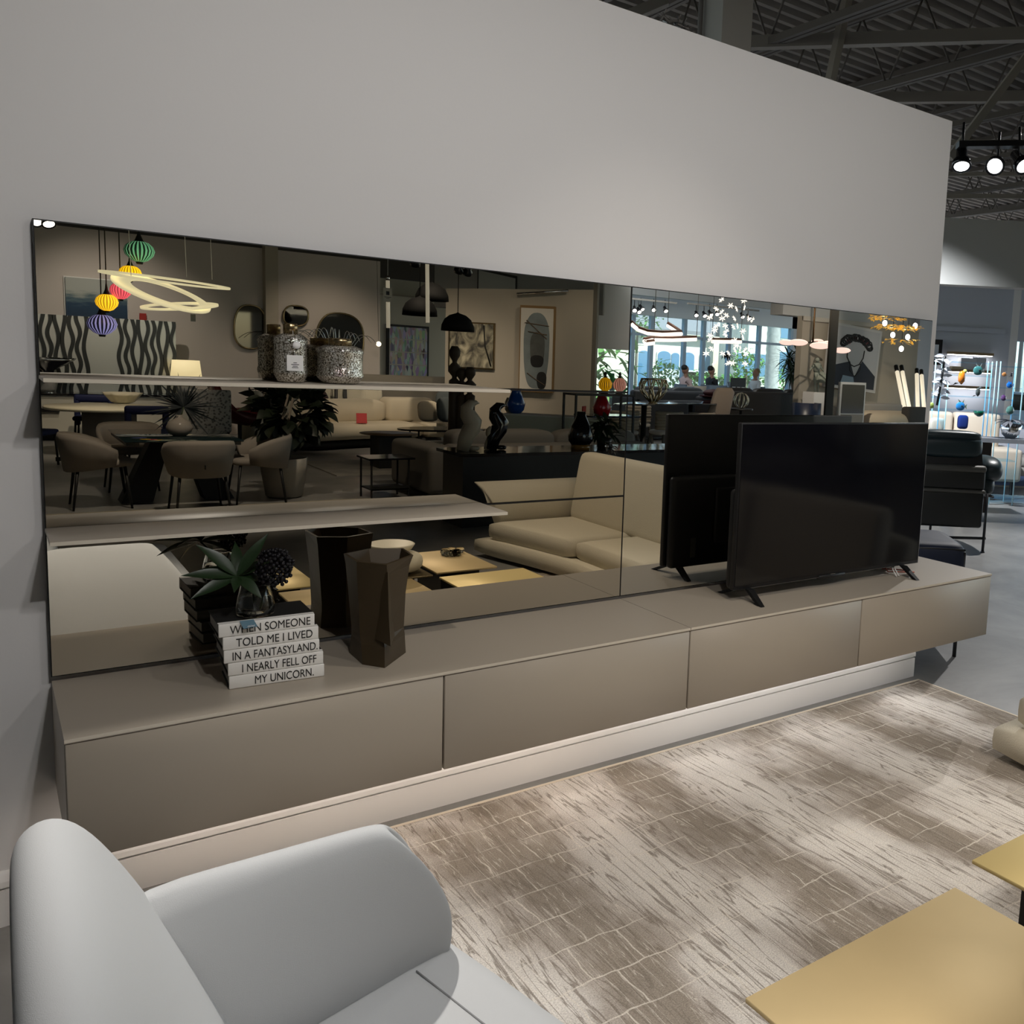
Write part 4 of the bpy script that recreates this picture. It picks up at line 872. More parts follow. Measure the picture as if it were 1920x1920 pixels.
t = thing('picture', 'glossy dark blue seascape canvas on the end wall', 'picture', ((a[0]+b_[0])/2, -15.5, z0)); MB().box((a[0], -15.59, z0), (b_[0], -15.5, a[2])).build('canvas', M_sea, t)
MB().box((a[0]-.02, -15.595, z0-.02), (b_[0]+.02, -15.56, a[2]+.02)).build('frame', M_white, t)
q = (2.121,-15.55,2.067); solo('alarm_pull', MB().box((q[0]-.05, -15.6, q[2]-.06), (q[0]+.05, -15.54, q[2]+.06)), mat('fire alarm red', (.35, .02, .015), .5), 'small red alarm box on the end wall', 'alarm')
# round mirrors
for c_, rx_, rz_, lab in (((3.826,-15.5,2.004), .27, .40, 'tall rounded wall mirror beside the pillar'), ((4.629,-15.5,2.268), .22, .19, 'small pebble shaped wall mirror above the bottles'), ((5.438,-15.5,1.808), .46, .57, 'large round bronze wall mirror')):
    t = thing('wall_mirror', lab, 'mirror', c_, group='round mirrors on the end wall'); g = []
    pts = [Vector((c_[0]+rx_*math.copysign(abs(math.cos(a))**.8, math.cos(a))*(1+.06*math.sin(2*a)), -15.57, c_[2]+rz_*math.copysign(abs(math.sin(a))**.8, math.sin(a)))) for a in [R(i*9) for i in range(40)]]
    MB().ext(pts, (0, .03, 0)).build('glass', mat('dark mirror', (.13, .12, .10), .03, 1), t); MB().tube([p+Vector((0, .03, 0)) for p in pts], .018, 6, closed=True).build('frame', M_brass, t)
p = (4.942,-14.1,1.039)
t = thing('wire_sculpture', 'fountain of thin curved metal wires in front of the round mirror', 'sculpture', (p[0], p[1], 0)); m = MB()
for k in range(15):
    a = -1+2*k/14; pts = []
    for i in range(12):
        u_ = i/11; pts.append(Vector((p[0]+.12*a+(-.55+1.15*(.5+.5*a))*0+(.75*a-.15)*u_*1.0, p[1]+.15*math.sin(k*2)*u_, p[2]+.3+math.sin(u_*math.pi*.72)*(.72-.12*abs(a)))))
    m.tube(pts, .006, 5)
m.build('wires', M_chrome, t); MB().lathe([(.2, 0), (.2, .03), (.03, .05), (.03, p[2]+.32)], (p[0], p[1], 0), 18).build('base', M_blk, t)
p = (6.088,-15.2,1.815); t = thing('pendant_lamp', 'tiny single-bulb pendant near the round mirror', 'lamp', p); MB().sph(p, .05, 12, 8).build('bulb', mat('lamp glow', (1, 1, 1), .3, emit='#fff4d8', es=4), t); MB().tube([p, (p[0]-.08, p[1], 4.9)], .004, 5).build('cord', M_blk, t)
# ribbed coloured pendants
def ribbed(col, glow):
    m_ = mat('ribbed shade', col, .35, emit=None); n, L, b = nodes(m_); vv = mapped(n, L, (1, 1, 1)); s3 = n.new('ShaderNodeSeparateXYZ'); L.new(vv, s3.inputs[0])
    at_ = n.new('ShaderNodeMath'); at_.operation = 'ARCTAN2'; L.new(s3.outputs[0], at_.inputs[0]); L.new(s3.outputs[1], at_.inputs[1])
    ml = n.new('ShaderNodeMath'); ml.operation = 'MULTIPLY'; ml.inputs[1].default_value = 22; L.new(at_.outputs[0], ml.inputs[0]); sn = n.new('ShaderNodeMath'); sn.operation = 'SINE'; L.new(ml.outputs[0], sn.inputs[0])
    lo = tuple(x*(.35 if glow > 1 else .03) for x in col)
    rp = ramp(n, [(.42, lo), (.62, col)]); mr = n.new('ShaderNodeMapRange'); mr.inputs[1].default_value = -1; L.new(sn.outputs[0], mr.inputs[0]); L.new(mr.outputs[0], rp.inputs[0]); L.new(rp.outputs[0], b.inputs['Base Color'])
    L.new(rp.outputs[0], b.inputs['Emission Color']); b.inputs['Emission Strength'].default_value = glow; return m_
for p, w_, h_, col, gl_, lab in (((1.335,-9.2,2.664), .30, .25, (.25, .75, .42), .55, 'green ribbed glass pendant, highest of the coloured cluster'), ((1.241,-9.2,2.411), .22, .18, (1, .55, .01), 2.3, 'yellow ribbed pendant half behind the ivory loop lamp'),
        ((1.144,-9.2,2.206), .21, .2, (.95, .12, .17), 1.7, 'red ribbed glass pendant'), ((1.01,-9.2,2.065), .22, .2, (1, .55, .02), 2.3, 'yellow ribbed pendant just above the violet one'), ((1.002,-9.7,1.826), .30, .25, (.42, .42, .95), .75, 'violet ribbed pendant, lowest of the coloured cluster')):
    t = thing('pendant_lamp', lab, 'lamp', p, group='ribbed coloured glass pendants'); r_ = w_/2*1.02
    MB().lathe([(r_*.25, -h_*.5), (r_*.55, -h_*.42), (r_*.9, -h_*.2), (r_, 0), (r_*.88, h_*.2), (r_*.6, h_*.36), (r_*.3, h_*.42)], p, 44, lobes=22, amp=.015).build('shade', ribbed(col, gl_), t)
    MB().lathe([(r_*.5, h_*.34), (r_*.28, h_*.46), (r_*.12, h_*.7), (r_*.06, h_*1.0), (r_*.05, h_*1.02)], p, 18).build('cap', M_blk, t); MB().lathe([(r_*.2, -h_*.6), (r_*.26, -h_*.48)], p, 16).build('finial', M_blk, t)
    MB().tube([(p[0], p[1], p[2]+h_*.9), (p[0], p[1], 4.96)], .006, 5).build('cord', M_blk, t)
# ivory loop lamp
c = Vector((1.54,-8.6,2.174)); t = thing('pendant_lamp', 'large ivory looping ribbon pendant lamp', 'lamp', c)
rings = []; N_ = 60; base_pts = []
for i in range(N_):
    a = 2*math.pi*i/N_; q = ((1.54,-8.6,2.174)); base_pts.append(a)
def loop(cx, cz, rx_, rz_, ry_, tilt, wmin, wmax, ph):
    U_ = Vector((rx_, 0, tilt)); V_ = Vector((0, ry_, rz_)); N3 = U_.cross(V_).normalized()
    m = MB(); rg = []
    for i in range(49):
        a = 2*math.pi*i/48; wd = wmin+(wmax-wmin)*(.5+.5*math.cos(a-ph)); ctr = Vector((cx+rx_*math.cos(a), c.y+ry_*math.sin(a), cz+rz_*math.sin(a)+tilt*math.cos(a)))
        o = (U_*math.cos(a)+V_*math.sin(a)).normalized(); rg.append([ctr-o*wd, ctr-o*wd+N3*.016, ctr+o*wd+N3*.022, ctr+o*wd])
    m.loft(rg, True, False); return m
M_loop = mat('ivory lamp ribbon', (.72, .66, .45), .5, emit='#f2ebc6', es=.95)
lx = (1.542,-8.6,2.313); loop(lx[0], lx[2], .57, -.045, .38, -.03, .03, .09, math.pi).build('ribbon', M_loop, t)
lx = (1.483,-8.6,2.169); loop(lx[0], lx[2], .40, -.13, .34, -.10, .045, .10, math.pi*.8).build('ribbon', M_loop, t)
lx = (1.609,-8.6,2.04); loop(lx[0], lx[2], .32, -.035, .3, .04, .03, .09, .3).build('ribbon', M_loop, t)
m = MB()
for q in ((1.725,-8.7,2.382), (1.945,-8.5,2.371), (1.183,-8.6,2.324)): m.tube([q, (q[0]-.06, q[1], 4.96)], .003, 5)
m.build('cord', M_white, t); q = Vector((1.756,-8.55,1.933)); MB().box(q-Vector((.025, .001, .04)), q+Vector((.025, .001, .04))).build('tag', mat('grey tag', (.12, .13, .13), .6), t)
MB().tube([q+ez*.04, q+ez*.1], .002, 5).build('tag_string', M_white, t)
for p, aim, lab in (((0.324,-7.4,2.688), (.4, 2.0, 1.2), 'spotlight at the corner of the mirror, aimed at the media wall'), ((0.418,-7.4,2.667), (1.0, -5.5, 0), 'spotlight aimed downwards next to the corner one')): track_head(p, aim, .9, lab, 'spotlights over the media wall')
solo('lighting_track', MB().box((-1.2, -7.42, 3.03), (.9, -7.38, 3.07)), M_black, 'black lighting track over the media wall', 'lighting track')
# patterned high chair, red shell chair
M_pat = mat('patterned grey weave', (.2, .2, .19), .8); n, L, b = nodes(M_pat); vo = n.new('ShaderNodeTexVoronoi'); vo.inputs['Scale'].default_value = 26; L.new(mapped(n, L, (1, 1, 1)), vo.inputs['Vector']); rp = ramp(n, [(.3, (.09, .09, .085)), (.5, (.30, .29, .27))]); L.new(vo.outputs['Distance'], rp.inputs[0]); L.new(rp.outputs[0], b.inputs['Base Color'])
c = (2.521,-12.176,0); t = thing('side_chair', 'high-backed chair in patterned grey weave behind the dining set', 'chair', (c[0], c[1], 0))
a = (1.932,-9.6,1.011); b_ = (2.258,-9.6,1.003); MB().rbox((c[0]-.28, c[1]+.1, .35), (c[0]+.28, c[1]+.2, .98), .03, 3).build('backrest', M_pat, t); MB().rbox((c[0]-.28, c[1]-.4, .32), (c[0]+.28, c[1]+.15, .46), .04, 3).build('seat', M_pat, t)
for sx in (-.24, .24):
    for sy in (-.36, .14): MB().tube([(c[0]+sx, c[1]+sy, .34), (c[0]+sx, c[1]+sy, 0)], .018, 8).build('leg', M_blk, t)
M_redsh = mat('dark red shell', (.07, .008, .008), .45); M_red2 = mat('red cushion', (.22, .008, .012), .7)
c = (3.088,-12.88,0); t = thing('armchair', 'dark red shell lounge chair beyond the fig tree', 'armchair', (c[0], c[1], 0)); rings = []
for k in range(11):
    y = c[1]-.32+.64*k/10; q = abs(k-5)/5
    rings.append([Vector((c[0]+x, y, z+.08*q**3)) for x, z in ((-.42, .98), (-.36, .99), (-.24, .74), (-.08, .56), (.2, .5), (.44, .54), (.44, .5), (.1, .38), (-.14, .42), (-.32, .64))])
MB().loft(rings, True).build('shell', M_redsh, t); MB().cush((c[0]-.1, c[1]-.25, .53), (c[0]+.36, c[1]+.25, .66), .5).build('cushion', M_red2, t)
MB().tube([(c[0], c[1], .42), (c[0], c[1], .06)], .03, 10).lathe([(.26, 0), (.24, .03), (.03, .06)], (c[0], c[1], 0), 20).build('base', M_blk, t)
# fig tree in a white planter
c = (2.477,-7.666,0); t = thing('planter', 'tapered pale planter holding the fig tree', 'planter', (c[0], c[1], 0)); MB().lathe([(.16, 0), (.19, .02), (.235, .3), (.245, .44), (.225, .44), (.2, .3), (.0, .3)], (c[0], c[1], 0), 30).build('pot', mat('stone white planter', (.36, .34, .30), .7), t); MB().lathe([(.205, .36), (0, .37)], (c[0], c[1], 0), 20).build('soil', M_black, t)
t = thing('fig_tree', 'bushy dark fiddle-leaf fig growing in the pale planter', 'plant', (c[0], c[1], .37)); m = MB(); m2 = MB(); rr = random.Random(11); c3 = Vector((c[0]+.08, c[1], .95))
for k in range(6): m2.tube([(c[0], c[1], .36), (c[0]+rr.uniform(-.1, .1), c[1]+rr.uniform(-.1, .1), .6), c3+Vector((rr.uniform(-.3, .3), rr.uniform(-.25, .25), rr.uniform(-.1, .25)))], .012, 6)
for k in range(240):
    d = Vector((rr.gauss(0, 1), rr.gauss(0, 1), rr.gauss(0, 1))).normalized(); p = c3+Vector((d.x*.42, d.y*.36, d.z*.34))*rr.uniform(.35, 1)
    m.leaf(p, d+Vector((0, 0, rr.uniform(-.4, .5))), .17, .15, .3, up=(rr.uniform(-1, 1), rr.uniform(-1, 1), 1), seg=4)
m.build('foliage', mat('very dark fig leaf', (.007, .012, .005), .5), t); m2.build('stems', M_bark, t)
# low books and dried plant on a side table
c = (3.452,-13.169,0); t = thing('side_table', 'low cream table stacked with books near the red chair', 'side table', (c[0], c[1], 0)); MB().lathe([(.3, 0), (.3, .52), (.33, .53), (.33, .56), (0, .56)], (c[0], c[1], 0), 24).build('body', M_ivory, t)
for k in range(3): solo('book', MB().at((c[0]+.01*k, c[1]+.05, .5605+.05*k), .15*k).box((-.2+.02*k, -.14, 0), (.2-.02*k, .14, .048)), mat('book cloth', ((.5, .48, .44), (.12, .1, .09), (.55, .53, .5))[k], .7), ('lowest, pale book on the cream side table', 'dark book in the middle of the cream side table stack', 'topmost, cream book under the dried twigs')[k], 'book', 'books on the cream side table')
m = MB(); rr = random.Random(4)
for k in range(14): m.tube([(c[0], c[1]+.05, .72), (c[0]+rr.uniform(-.2, .2), c[1]+.05, .9+rr.uniform(0, .1)), (c[0]+rr.uniform(-.35, .35), c[1]+.05, .85+rr.uniform(0, .2))], .008, 5)
solo('twigs', m, M_blk, 'dark dried twigs on top of the book stack', 'ornament')
# curved cream sofa and the tufted one behind
M_csofa2 = mat('cream curved sofa fabric', (.60, .53, .41), .9); M_tuft = mat('brown grey tufted velvet', (.16, .145, .12), .75); M_slate = mat('slate cushion', (.07, .085, .09), .8)
t = thing('sofa', 'long curved cream sofa behind the fig tree, with a red card on its seat', 'sofa', (6.0, -13.6, 0))
cc = Vector((6.4, -8.2, 0))
def arcslab(name, r0, r1, a0, a1, z0, z1, m_, par, cen, nn=22, sq=.4):
    rings = []
    for i in range(nn+1):
        a = a0+(a1-a0)*i/nn; e = min(1, .7+min(i, nn-i)/nn*4); sec = []
        for k in range(14):
            b3 = 2*math.pi*k/14; ca, sa = math.cos(b3), math.sin(b3); r_ = (r0+r1)/2+(r1-r0)/2*math.copysign(abs(ca)**sq, ca)*e; z = (z0+z1)/2+(z1-z0)/2*math.copysign(abs(sa)**sq, sa)*e
            sec.append(Vector((cen.x+r_*math.sin(a), cen.y-r_*math.cos(a), z)))
        rings.append(sec)
    return MB().loft(rings, True).build(name, m_, par)
arcslab('base', 4.75, 5.5, R(-30), R(1.5), .0, .16, M_blk, t, cc); arcslab('seat', 4.6, 5.6, R(-31), R(-3), .15, .42, M_csofa2, t, cc); arcslab('seat', 4.6, 5.6, R(-3), R(2), .15, .42, M_csofa2, t, cc)
arcslab('backrest', 5.3, 5.75, R(-31), R(-8), .38, .80, M_csofa2, t, cc); arcslab('backrest', 5.3, 5.75, R(-8), R(2), .38, .84, M_csofa2, t, cc)
def cushion(p, sz, rz, tilt, m_, lab, g): 
    return solo('cushion', MB().at(p, rz, tilt).cush((-sz/2, -.07, -sz/2), (sz/2, .07, sz/2), .55), m_, lab, 'cushion', g)
cushion((5.927,-12.2,0.678), .36, 0, .3, M_csofa2, 'cream square cushion on the curved sofa', 'cushions on the curved sofa'); cushion((6.187,-11.9,0.728), .44, .1, .3, M_slate, 'front slate cushion on the curved sofa', 'cushions on the curved sofa'); cushion((6.409,-12.5,0.805), .44, .2, .2, M_slate, 'slate cushion standing upright behind the other on the curved sofa', 'cushions on the curved sofa')
cushion((6.562,-12.2,0.711), .42, -.3, .3, M_csofa2, 'round-edged ivory cushion at the end of the curved sofa', 'cushions on the curved sofa')
q = (4.967,-12.75,0.523); solo('price_card', MB().at(q, .2, .3).box((-.085, -.01, -.10), (.085, .01, .075)), mat('red card', (.55, .05, .05), .6), 'red price card standing on the curved sofa seat', 'price card')
t = thing('sofa', 'tufted brown-grey sofa against the end wall behind the curved one', 'sofa', (6.0, -15.2, 0)); arcslab('backrest', 6.6, 6.95, R(-20), R(14), .3, 1.22, M_tuft, t, cc, sq=.5); arcslab('seat', 6.25, 6.7, R(-20), R(14), .1, .6, M_tuft, t, cc)
for p, m_, lab in (((5.03,-14.4,0.86), M_csofa, 'beige cushion with dark stripe on the tufted sofa'), ((5.36,-14.4,0.837), M_csofa, 'second beige cushion, next to the striped one on the tufted sofa'), ((5.668,-14.4,0.823), M_csofa, 'narrow beige cushion leaning at the middle of the tufted sofa')):
    cushion(p, .42, .1, .2, m_, lab, 'beige cushions on the tufted sofa')
q = Vector((5.144,-14.3,0.858)); solo('trim_strap', MB().at(q+Vector((0, .08, 0)), .1, .2).box((-.03, -.005, -.2), (.03, .01, .2)), M_blk, 'dark strap across the beige cushions of the tufted sofa', 'strap')
c = (4.596,-14,0.728); solo('pouf_chair', MB().cush((c[0]-.5, c[1]-.05, .25), (c[0]+.16, c[1]+.3, c[2]+.28), .8), mat('dark maroon', (.025, .008, .008), .7), 'rounded dark maroon chair before the tufted sofa', 'chair')
# tables by the curved sofa
c = (4.454,-9.962,0.5); t = thing('side_table', 'round walnut-topped drum table with black base before the curved sofa', 'side table', (c[0], c[1], 0)); MB().lathe([(.38, .488), (.40, .494), (.40, .5), (0, .5)], (c[0], c[1], 0), 36).build('tabletop', mat('walnut', (.13, .085, .05), .4), t); MB().box((c[0]-.2, c[1]-.2, 0), (c[0]+.26, c[1]+.2, .49)).build('base', M_blk, t)
c = (6.09,-11.956,0.4); t = thing('coffee_table', 'long oval black coffee table with a glossy top', 'coffee table', (c[0], c[1], 0)); m = MB(); m.ext([(c[0]+.78*math.cos(R(a)), c[1]+.42*math.sin(R(a)), .37) for a in range(0, 360, 12)], (0, 0, .03)); m.build('tabletop', M_blackgloss, t); MB().box((c[0]-.4, c[1]-.2, .15), (c[0]+.4, c[1]+.2, .17)).build('shelf', mat('frosted glass', (.25, .25, .24), .3), t)
for sx in (-.5, .5):
    for sy in (-.2, .2): MB().tube([(c[0]+sx, c[1]+sy, 0), (c[0]+sx, c[1]+sy, .37)], .015, 6).build('leg', M_blk, t)
t = thing('side_table', 'tall slim black metal side table with a lower tray', 'side table', (3.45, -7.23, 0)); MB().box((3.2, -7.45, .455), (3.72, -7.02, .475)).build('tabletop', M_blackgloss, t); MB().box((3.24, -7.42, .11), (3.66, -7.05, .125)).box((3.24, -7.06, .11), (3.66, -7.05, .16)).build('tray', M_blk, t)
for x in (3.24, 3.66):
    for y in (-7.42, -7.06): MB().bar((x, y, 0), (x, y, .456), .018).build('leg', M_blk, t)
# rugs
t = solo('area_rug', MB().box((3.5, -10.9, 0), (6.4, -9.2, .012)), mat('faded grey rug', (.33, .31, .27), .95, vary=.5, vscale=3), 'faded grey rug before the curved cream sofa', 'rug'); solo('area_rug', MB().box((.2, -7.2, 0), (3.6, -6.2, .01)), mat('sand rug', (.34, .30, .22), .95, vary=.25, vscale=2), 'plain sand rug edge by the dining chairs', 'rug')
# grey sofa
M_gsofa = mat('grey sofa fabric', (.14, .128, .112), .85)
t = thing('sofa', 'large grey fabric sofa behind the black console', 'sofa', (5.2, -7.4, 0)); MB().rbox((3.85, -8.2, .04), (4.2, -6.95, .60), .07, 4).build('armrest', M_gsofa, t); MB().rbox((4.1, -7.2, .04), (6.9, -6.92, .62), .06, 3).build('backrest', M_gsofa, t); MB().rbox((4.15, -8.2, .04), (6.9, -7.1, .42), .06, 3).build('seat', M_gsofa, t)
for x0, x1 in ((4.2, 4.7), (4.72, 5.6), (5.62, 6.85)): MB().cush((x0, -7.45, .42), (x1, -7.1, .78), .35, .5).build('back_cushion', M_gsofa, t)
# black console with ornaments
t = thing('console_table', 'long black console table behind the cream boucle sofa', 'console', (4.9, -5.35, 0)); MB().box((3.42, -5.68, .70), (6.3, -5.05, .73)).build('top', M_blackgloss, t); MB().box((3.46, -5.6, 0), (6.26, -5.12, .70)).build('body', M_black, t)
def penguin(p, s, m_, lab):
    t = thing('bird_sculpture', lab, 'sculpture', p, group='slender bird sculptures on the black console'); b3 = Vector(p)
    path = [(-.06, 0, .0), (-.03, 0, .12), (.03, 0, .22), (.045, 0, .28), (-.01, 0, .36), (-.02, 0, .42), (.02, 0, .465), (.075, 0, .475), (.11, 0, .468)]; rad = [.06, .075, .088, .09, .078, .062, .044, .022, .003]
    MB().tube([b3+Vector(q)*s for q in path], [r_*s for r_ in rad], 14).build('body', m_, t)
    for k in (-1, 1): MB().cush([b3.x+(-.05+.045*k)*s, b3.y-.05*s+.03*k*s, b3.z], [b3.x+(.06+.045*k)*s, b3.y+.03*s+.03*k*s, b3.z+.05*s], .8).build('foot', m_, t)
M_bone = mat('bone glaze', (.36, .32, .25), .4)
penguin((3.606,-5.333,0.731), 1.0, M_bone, 'tall bone-coloured bird sculpture on the black console'); penguin((3.925,-5.379,0.731), .95, M_blackgloss, 'tall black bird sculpture on the black console'); penguin((3.855,-5.392,0.731), .47, M_bone, 'small bone-coloured bird chick beside the black bird')
p = (4.842,-5.267,0.731); t = thing('vase', 'black teardrop glass vase on an amber foot', 'vase', p); MB().lathe([(.10, .05), (.13, .09), (.135, .15), (.10, .25), (.05, .36), (.045, .40), (.03, .40)], p, 30).build('body', M_blackgloss, t); MB().lathe([(.10, 0), (.10, .05), (0, .052)], p, 24).build('foot', mat('amber glass', (.2, .1, .02), .15), t)
p = (5.173,-5.324,0.731); t = thing('plant', 'dark bushy plant in a low pot at the console end', 'plant', p); m = MB(); rr = random.Random(8)
for k in range(60): m.leaf(Vector(p)+Vector((rr.uniform(-.06, .06), rr.uniform(-.06, .06), .1+.2*rr.random())), (rr.uniform(-1, 1), rr.uniform(-1, 1), rr.uniform(-.2, .8)), .2, .06, .5, seg=4)
m.build('foliage', M_green2, t); MB().lathe([(.07, 0), (.09, .12), (.08, .12), (0, .1)], p, 18).build('pot', M_black, t)
m = MB(); p = (5.026,-5.008,0.731)
for k in range(16): m.leaf(Vector(p)+ez*.03+Vector((.03*math.sin(k*2), .03*math.cos(k*2), .02*(k % 3))), (math.cos(k*2.4), math.sin(k*2.4), .5*math.sin(k*1.7)+.3), .1, .05, .6, seg=4)
solo('metal_flower', m, M_chrome, 'silver metal flower lying at the console end', 'ornament')
# domes and crystal tubes
M_domeblk = mat('matt black metal', (.005, .005, .005), .75, spec=.2)
for p, r_, lab in (((5.372,-11.2,2.26), .27, 'black dome pendant, lower of the overlapping pair'), ((5.811,-11.8,2.547), .27, 'black dome pendant, upper of the overlapping pair'), ((5.664,-10.4,2.033), .25, 'black dome pendant hanging alone before the pale painting')):
    t = thing('pendant_lamp', lab, 'lamp', p, group='black dome pendants'); MB().lathe([(r_, 0), (r_*.97, r_*.35), (r_*.8, r_*.72), (r_*.5, r_*.97), (r_*.1, r_*1.1), (r_*.04, r_*1.15), (r_*.1, r_*1.07), (r_*.78, r_*.68), (r_*.95, r_*.33), (r_*.97, 0)], p, 32).build('shade', M_domeblk, t)
    MB().tube([(p[0], p[1], p[2]+r_*1.1), (p[0], p[1], 4.96)], .007, 5).build('cord', M_blk, t); MB().lathe([(r_*.9, .012), (0, .014)], p, 24).build('diffuser', mat('lamp diffuser', (.9, .88, .8), .5, emit='#fff2d8', es=2.2), t)
M_crys = mat('bubble crystal', (.6, .6, .57), .15, emit='#fff6e0', es=.35, bump=.8, bscale=60)
for a, b2, lab in (((3.888,-8.4,1.959), (3.878,-8.4,2.542), 'bubble crystal tube pendant with a paper tag'), ((4.316,-8.2,2.052), (4.3,-8.2,2.863), 'longer bubble crystal tube pendant before the domes')):
    t = thing('pendant_lamp', lab, 'lamp', a, group='crystal tube pendants'); MB().tube([a, b2], .024, 10).build('tube', M_crys, t); MB().tube([b2, (b2[0], b2[1], b2[2]+.06)], .026, 10).build('cap', M_chrome, t); MB().tube([b2, (b2[0], b2[1], 4.96)], .003, 5).build('cord', M_white, t)
q = Vector((3.844,-8.3,2.359)); t = thing('price_tag', 'paper tag hung on the shorter crystal tube pendant', 'price tag', q-ez*.08); MB().box(q-Vector((.055, .002, .085)), q+Vector((.055, 0, .085))).build('card', mat('kraft tag', (.5, .46, .38), .7), t); MB().box(q+Vector((-.02, .0, .0)), q+Vector((.02, .002, .045))).box(q+Vector((-.04, .0, -.03)), q+Vector((.04, .002, -.024))).box(q+Vector((-.02, .0, -.045)), q+Vector((.02, .002, -.04))).build('print', M_ink, t)
for p, lab in (((4.64,-9.5,2.875), 'ceiling spotlight above the domes, pointing straight down'), ((5.278,-9.5,2.846), 'tilted spotlight over the partition, first of the pair'), ((5.408,-9.5,2.829), 'tilted spotlight over the partition, second of the pair')): track_head(p, (p[0]+.3, p[1]-2, 0), 1.1, lab, 'spotlights over the partition')
a = (4.617,-9.6,2.857); b2 = (6.387,-9.6,2.766); solo('lighting_track', MB().bar((a[0]-1, -9.6, a[2]+.22), (b2[0], -9.6, a[2]+.22), .05, .04), M_greysteel, 'grey lighting track over the partition', 'lighting track')
# artwork
M_bookart = mat('bookshelf print', (.2, .15, .12), .3); n, L, b = nodes(M_bookart); vo = n.new('ShaderNodeTexVoronoi'); vo.inputs['Scale'].default_value = 1; L.new(mapped(n, L, (17, 1, 6), out='Generated'), vo.inputs['Vector']); hs = n.new('ShaderNodeHueSaturation'); hs.inputs['Saturation'].default_value = .45; hs.inputs['Value'].default_value = .6; L.new(vo.outputs['Color'], hs.inputs['Color'])
sx = n.new('ShaderNodeSeparateXYZ'); L.new(mapped(n, L, (1, 1, 4), out='Generated'), sx.inputs[0]); fr = n.new('ShaderNodeMath'); fr.operation = 'FRACT'; L.new(sx.outputs[2], fr.inputs[0]); gt = n.new('ShaderNodeMath'); gt.operation = 'LESS_THAN'; gt.inputs[1].default_value = .09; L.new(fr.outputs[0], gt.inputs[0])
sx2 = n.new('ShaderNodeSeparateXYZ'); L.new(mapped(n, L, (3, 1, 1), out='Generated'), sx2.inputs[0]); fr2 = n.new('ShaderNodeMath'); fr2.operation = 'FRACT'; L.new(sx2.outputs[0], fr2.inputs[0]); g2 = n.new('ShaderNodeMath'); g2.operation = 'LESS_THAN'; g2.inputs[1].default_value = .05; L.new(fr2.outputs[0], g2.inputs[0]); mxm = n.new('ShaderNodeMath'); mxm.operation = 'MAXIMUM'; L.new(gt.outputs[0], mxm.inputs[0]); L.new(g2.outputs[0], mxm.inputs[1])
cm = n.new('ShaderNodeMix'); cm.data_type = 'RGBA'; cm.inputs[7].default_value = (.45, .42, .36, 1); L.new(hs.outputs[0], cm.inputs[6]); L.new(mxm.outputs[0], cm.inputs[0]); L.new(cm.outputs[2], b.inputs['Base Color'])
a = (7.216,-17.8,2.227); b_ = (8.106,-17.8,2.285); z0 = (7.659,-17.8,1.087)[2]; z1 = (7.649,-17.8,2.255)[2]
t = thing('picture', 'framed picture of crowded bookshelves, beyond the crystal tube', 'picture', ((a[0]+b_[0])/2, -17.8, z0)); MB().box((a[0]-.05, -17.88, z0-.05), (b_[0]+.05, -17.81, z1+.05)).build('frame', M_black, t); MB().box((a[0], -17.82, z0), (b_[0], -17.79, z1)).build('print', M_bookart, t)
struct('wall_bookshelf_picture', MB().box((6.2, -18.05, 0), (b_[0]+.7, -17.88, 2.95)), mat('cream wall paint', (.5, .47, .38), .8))
def onpart(c, w_, h_, lab, mats, name='picture', frame=.03, th=.06):
    c = Vector(c); t = thing(name, lab, 'picture', c-ez*h_/2); d = dP*w_/2; o = -nP
    fr = [c-d-ez*h_/2, c+d-ez*h_/2, c+d+ez*h_/2, c-d+ez*h_/2]
    MB().ext(fr, o*th).build('frame', mats[0], t); k = .94
    MB().ext([c+(p-c)*k+o*(th) for p in fr], o*.006).build('print', mats[1], t); return t, c, d, o
M_tan = mat('smoky tan abstract', (.4, .36, .26), .7); n, L, b = nodes(M_tan); ns = n.new('ShaderNodeTexNoise'); ns.inputs['Scale'].default_value = 2.4; ns.inputs['Detail'].default_value = 7; ns.inputs['Distortion'].default_value = 1.5; L.new(mapped(n, L, (1, 1, 1), out='Generated'), ns.inputs['Vector']); rp = ramp(n, [(.35, (.05, .047, .04)), (.5, (.25, .23, .17)), (.65, (.5, .46, .34))]); L.new(ns.outputs['Fac'], rp.inputs[0]); L.new(rp.outputs[0], b.inputs['Base Color'])
a = Vector((6.861,-13.534,1.843)); b_ = Vector((7.515,-12.934,1.884)); hh = (Vector((7.183,-13.239,2.303))-Vector((7.194,-13.228,1.431))).length
onpart((a+b_)/2-nP*.005, (b_-a).length, hh, 'smoky tan abstract canvas with one dark vertical stroke', (M_brass, M_tan))
q = Vector((7.386,-13.052,1.856))-nP*.08; solo('painted_stroke', MB().tube([q+ez*hh*.45-dP*.03, q, q-ez*hh*.42+dP*.12], .014, 5), M_ink, 'dark brush stroke standing out on the tan canvas', 'ornament')
a = Vector((7.879,-12.6,1.837)); b_ = Vector((8.361,-12.157,1.867)); hh = (Vector((8.098,-12.399,2.625))-Vector((8.159,-12.342,1.021))).length
M_oak = mat('golden oak frame', (.22, .13, .05), .5); M_paper = mat('paper white', (.58, .55, .5), .7)
t, c, d, o = onpart((a+b_)/2-nP*.005, (b_-a).length, hh, 'tall oak-framed print of a blue-grey stone shape', (M_oak, M_paper), th=.12)
